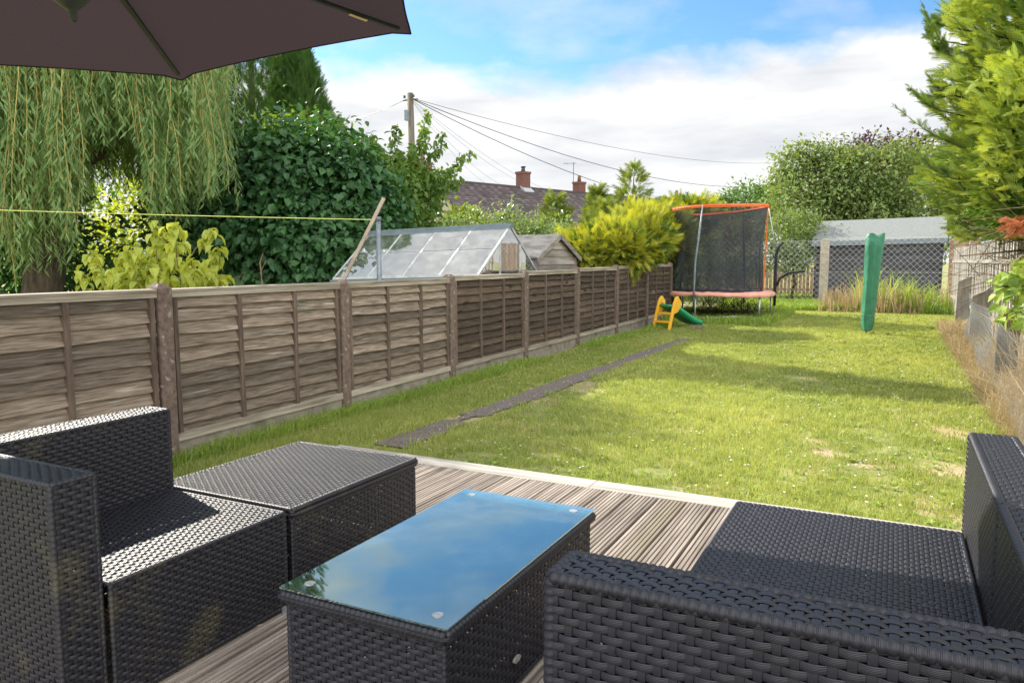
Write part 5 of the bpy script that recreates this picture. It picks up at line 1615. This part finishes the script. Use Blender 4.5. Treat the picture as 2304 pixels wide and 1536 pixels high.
# dry stems tangled behind the netting
m = MB(); n = 1500
P = np.stack([.95 + .55 * rng.random(n), 4.8 + 6.0 * rng.random(n), .0 + .5 * rng.random(n) ** 1.5], 1)
D = rng.normal(size=(n, 3)) * [.6, .8, .5] + [0, 0, .7]
scatter(m, [(-.006, 0, 0), (.006, 0, 0), (.002, 1, -.1), (-.002, 1, -.1)], [(0, 1, 2, 3)], P, D, rng.normal(size=(n, 3)), .25 + .35 * rng.random(n), rng.random(n))
tag(m.build('dry_stems', M['L_dry']), 'tangle of dry stems behind the wire netting on the right', 'dry stems', kind='stuff')

#SECTION utility pole and house -------------------------------------------------
PT = at(923, 210, 22)
t = thing('utility_pole', 'tall wooden utility pole with wires, rising behind the cherry tree', 'utility pole', (PT[0] - .05, PT[1], 0))
m = MB(); m.tube([(PT[0] + .12, PT[1], 0), (PT[0], PT[1], PT[2])], [.14, .10], 12); m.build('post', M['pole'], t, smooth=True)
m = MB(); q = at(916, 258, 21.8); m.box(q[0] - .06, q[0] + .06, q[1] - .08, q[1] + .05, q[2] - .2, q[2] + .14); m.build('junction_box', M['greymetal'], t)
m = MB(); m.bar((PT[0] - .3, PT[1], PT[2] - .22), (PT[0] + .3, PT[1], PT[2] - .22), .035, .035); m.tube([(PT[0] - .18, PT[1] - .08, PT[2] - .16), (PT[0] - .18, PT[1] - .08, PT[2] - .08)], .04, 8); m.tube([(PT[0] + .18, PT[1] - .08, PT[2] - .16), (PT[0] + .18, PT[1] - .08, PT[2] - .08)], .04, 8); m.build('bracket', M['rib'], t)
wires = [((1740, 354), 60, .9, .014, 'uppermost cable running right from the utility pole'), ((1760, 390), 58, 1.6, .022, 'thick middle cable running right from the utility pole'), ((1770, 425), 58, 2.2, .022, 'lowest long cable running right from the utility pole'),
         ((1290, 445), 50, .6, .010, 'thin wire dropping from the pole to the chimney with the aerial'), ((1220, 428), 46, .5, .010, 'thin wire dropping from the pole just right of the first chimney'), ((1150, 425), 43, .5, .010, 'thin wire dropping from the pole just left of the first chimney'),
         ((1105, 420), 42, .4, .010, 'steepest thin wire from the pole to the house roof'), ((735, 270), 26, .25, .014, 'cable running left from the utility pole behind the conifers'), ((600, 330), 30, .3, .008, 'thin lower wire running left from the utility pole')]
for (q, Y_, sag, r_, lab) in wires:
    B = at(*q, Y_); A = PT + [.0, -.05, -.15]; s_ = np.linspace(0, 1, 24)[:, None]
    if q[0] in (1740, 1760, 1770, 735, 600): B = A + (B - A) * 1.15
    pts = A + (B - A) * s_; pts[:, 2] -= sag * 4 * (s_[:, 0] * (1 - s_[:, 0]))
    m = MB(); m.tube(pts, r_ * .62, 4, cap=False); tag(m.build('overhead_wire', M['rib']), lab, 'wire', 'wires on the utility pole')

# terraced house roof
RZ = 5.3
def gz(px_, py_, zr):
    q = at(px_, py_, 1.0); return np.array([q[0], 1.0, q[2] - CAMZ]) * zr / (q[2] - CAMZ)


A = gz(962, 403, RZ); B = gz(1500, 452, RZ)
d = unit(B[:2] - A[:2]); nrm = np.array([d[1], -d[0]])   # towards the viewer
A2 = A[:2] - d * .2; B2 = B[:2] + d * 10; Lr = np.linalg.norm(B2 - A2)
zr = CAMZ + RZ; ew = 4.6; ez = zr - 3.0
t = thing('terraced_house', 'long terraced house with brown tiled roof and brick chimneys', 'house', ((A2[0] + B2[0]) / 2, (A2[1] + B2[1]) / 2, 0))
m = MB()
rows = 22; cols = int(Lr / .36)
V = []; Q = []; Aa = []
for side_ in (1,):
    for r_ in range(rows):
        f0 = r_ / rows; f1 = (r_ + 1) / rows
        for c_ in range(cols):
            o_ = .5 * (r_ % 2); u0 = (c_ + o_) * Lr / cols; u1 = u0 + Lr / cols * .98
            u1 = min(u1, Lr)
            if u1 <= u0: continue
            def pnt(u_, f_, dz): q = A2 + d * u_ + nrm * ew * f_; return (q[0], q[1], zr - (zr - ez) * f_ + dz)
            i0 = len(V); V += [pnt(u0, f0, 0), pnt(u1, f0, 0), pnt(u1, f1, .05), pnt(u0, f1, .05), pnt(u0, f1, 0), pnt(u1, f1, 0)]
            Q += [(i0, i0 + 1, i0 + 2, i0 + 3), (i0 + 3, i0 + 2, i0 + 5, i0 + 4)]; Aa += [.1 + .9 * rng.random() ** 1.3 if (c_ + r_) % 2 else .35 * rng.random()] * 6
m.add(V, Q, a=np.array(Aa))
q0, q1 = A2 - nrm * ew, B2 - nrm * ew
m.add([(*A2, zr - .01), (*B2, zr - .01), (*q1, ez), (*q0, ez), (*(A2 + nrm * ew), ez - .02), (*(B2 + nrm * ew), ez - .02)], [(0, 1, 2, 3), (0, 4, 5, 1)], a=.2)
m.bar((*A2, zr + .03), (*B2, zr + .03), .22, .12, a=.15)
m.build('roof', M['tile'], t)
m = MB()
i_ = .35
c4 = [A2 + nrm * (ew - i_) + d * i_, B2 + nrm * (ew - i_) - d * i_, B2 - nrm * (ew - i_) - d * i_, A2 - nrm * (ew - i_) + d * i_]
m.hexa([(*q, 0) for q in c4] + [(*q, ez + .15) for q in c4])
m.prism([(*(A2 + nrm * (ew - .4) + d * .3), ez + .1), (*(A2 - nrm * (ew - .4) + d * .3), ez + .1), (*(A2 + d * .3), zr - .15)], (d[0] * .1, d[1] * .1, 0))
m.build('wall', M['wall'], t)
for (px_, wd_, top_, pot) in ((951, 1.0, 1.05, 0), (1177, .78, 1.15, 1), (1303, .75, .95, 2), (1522, .7, .55, 2)):
    q = gz(px_, {951: 402, 1177: 423, 1303: 437, 1522: 455}[px_], RZ)
    c2 = q[:2]; w_ = wd_ / 2
    cs = [c2 + d * w_ + nrm * .35, c2 - d * w_ + nrm * .35, c2 - d * w_ - nrm * .35, c2 + d * w_ - nrm * .35]
    m = MB(); m.hexa([(*v_, zr - .8) for v_ in cs] + [(*v_, zr + top_ - .16) for v_ in cs])
    cs2 = [c2 + (v_ - c2) * 1.12 for v_ in cs]; m.hexa([(*v_, zr + top_ - .16) for v_ in cs2] + [(*v_, zr + top_) for v_ in cs2])
    ch = m.build('chimney', M['brick'], t)
    m = MB(); m.tube([(*c2, zr + top_), (*c2, zr + top_ + (.32 if pot == 1 else .5))], [.16, .13], 10)
    if pot == 1: m.tube([(*c2, zr + top_ + .32), (*c2, zr + top_ + .38)], [.2, .2], 10)
    m.build('chimney_pot', M['brick' if pot != 1 else 'rib'], ch, smooth=True)
    m = MB(); cs3 = [c2 + (v_ - c2) * 1.2 + nrm * .25 for v_ in cs]; m.hexa([(*cs3[1], zr - .55), (*cs3[0], zr - .55), (*(cs3[0] - nrm * .5), zr - .0), (*(cs3[1] - nrm * .5), zr - .0), (*cs3[1], zr - .25), (*cs3[0], zr - .25), (*(cs3[0] - nrm * .5), zr + .12), (*(cs3[1] - nrm * .5), zr + .12)]); m.build('flashing', M['lead'], ch)
q = gz(1290, 437, RZ); m = MB(); m.tube([(q[0], q[1], zr - .3), (q[0], q[1], zr + 2.5)], .025, 6); m.bar((q[0] - .75, q[1] - .3, zr + 2.4), (q[0] + .2, q[1] + .1, zr + 2.4), .03, .03)
m.tube([(q[0] - .55, q[1] - .5, zr + 2.4), (q[0] - .55, q[1] + .1, zr + 2.4)], .012, 4); m.build('aerial', M['rib'], t)

for o in list(bpy.data.objects):
    if '_org' in o: del o['_org']
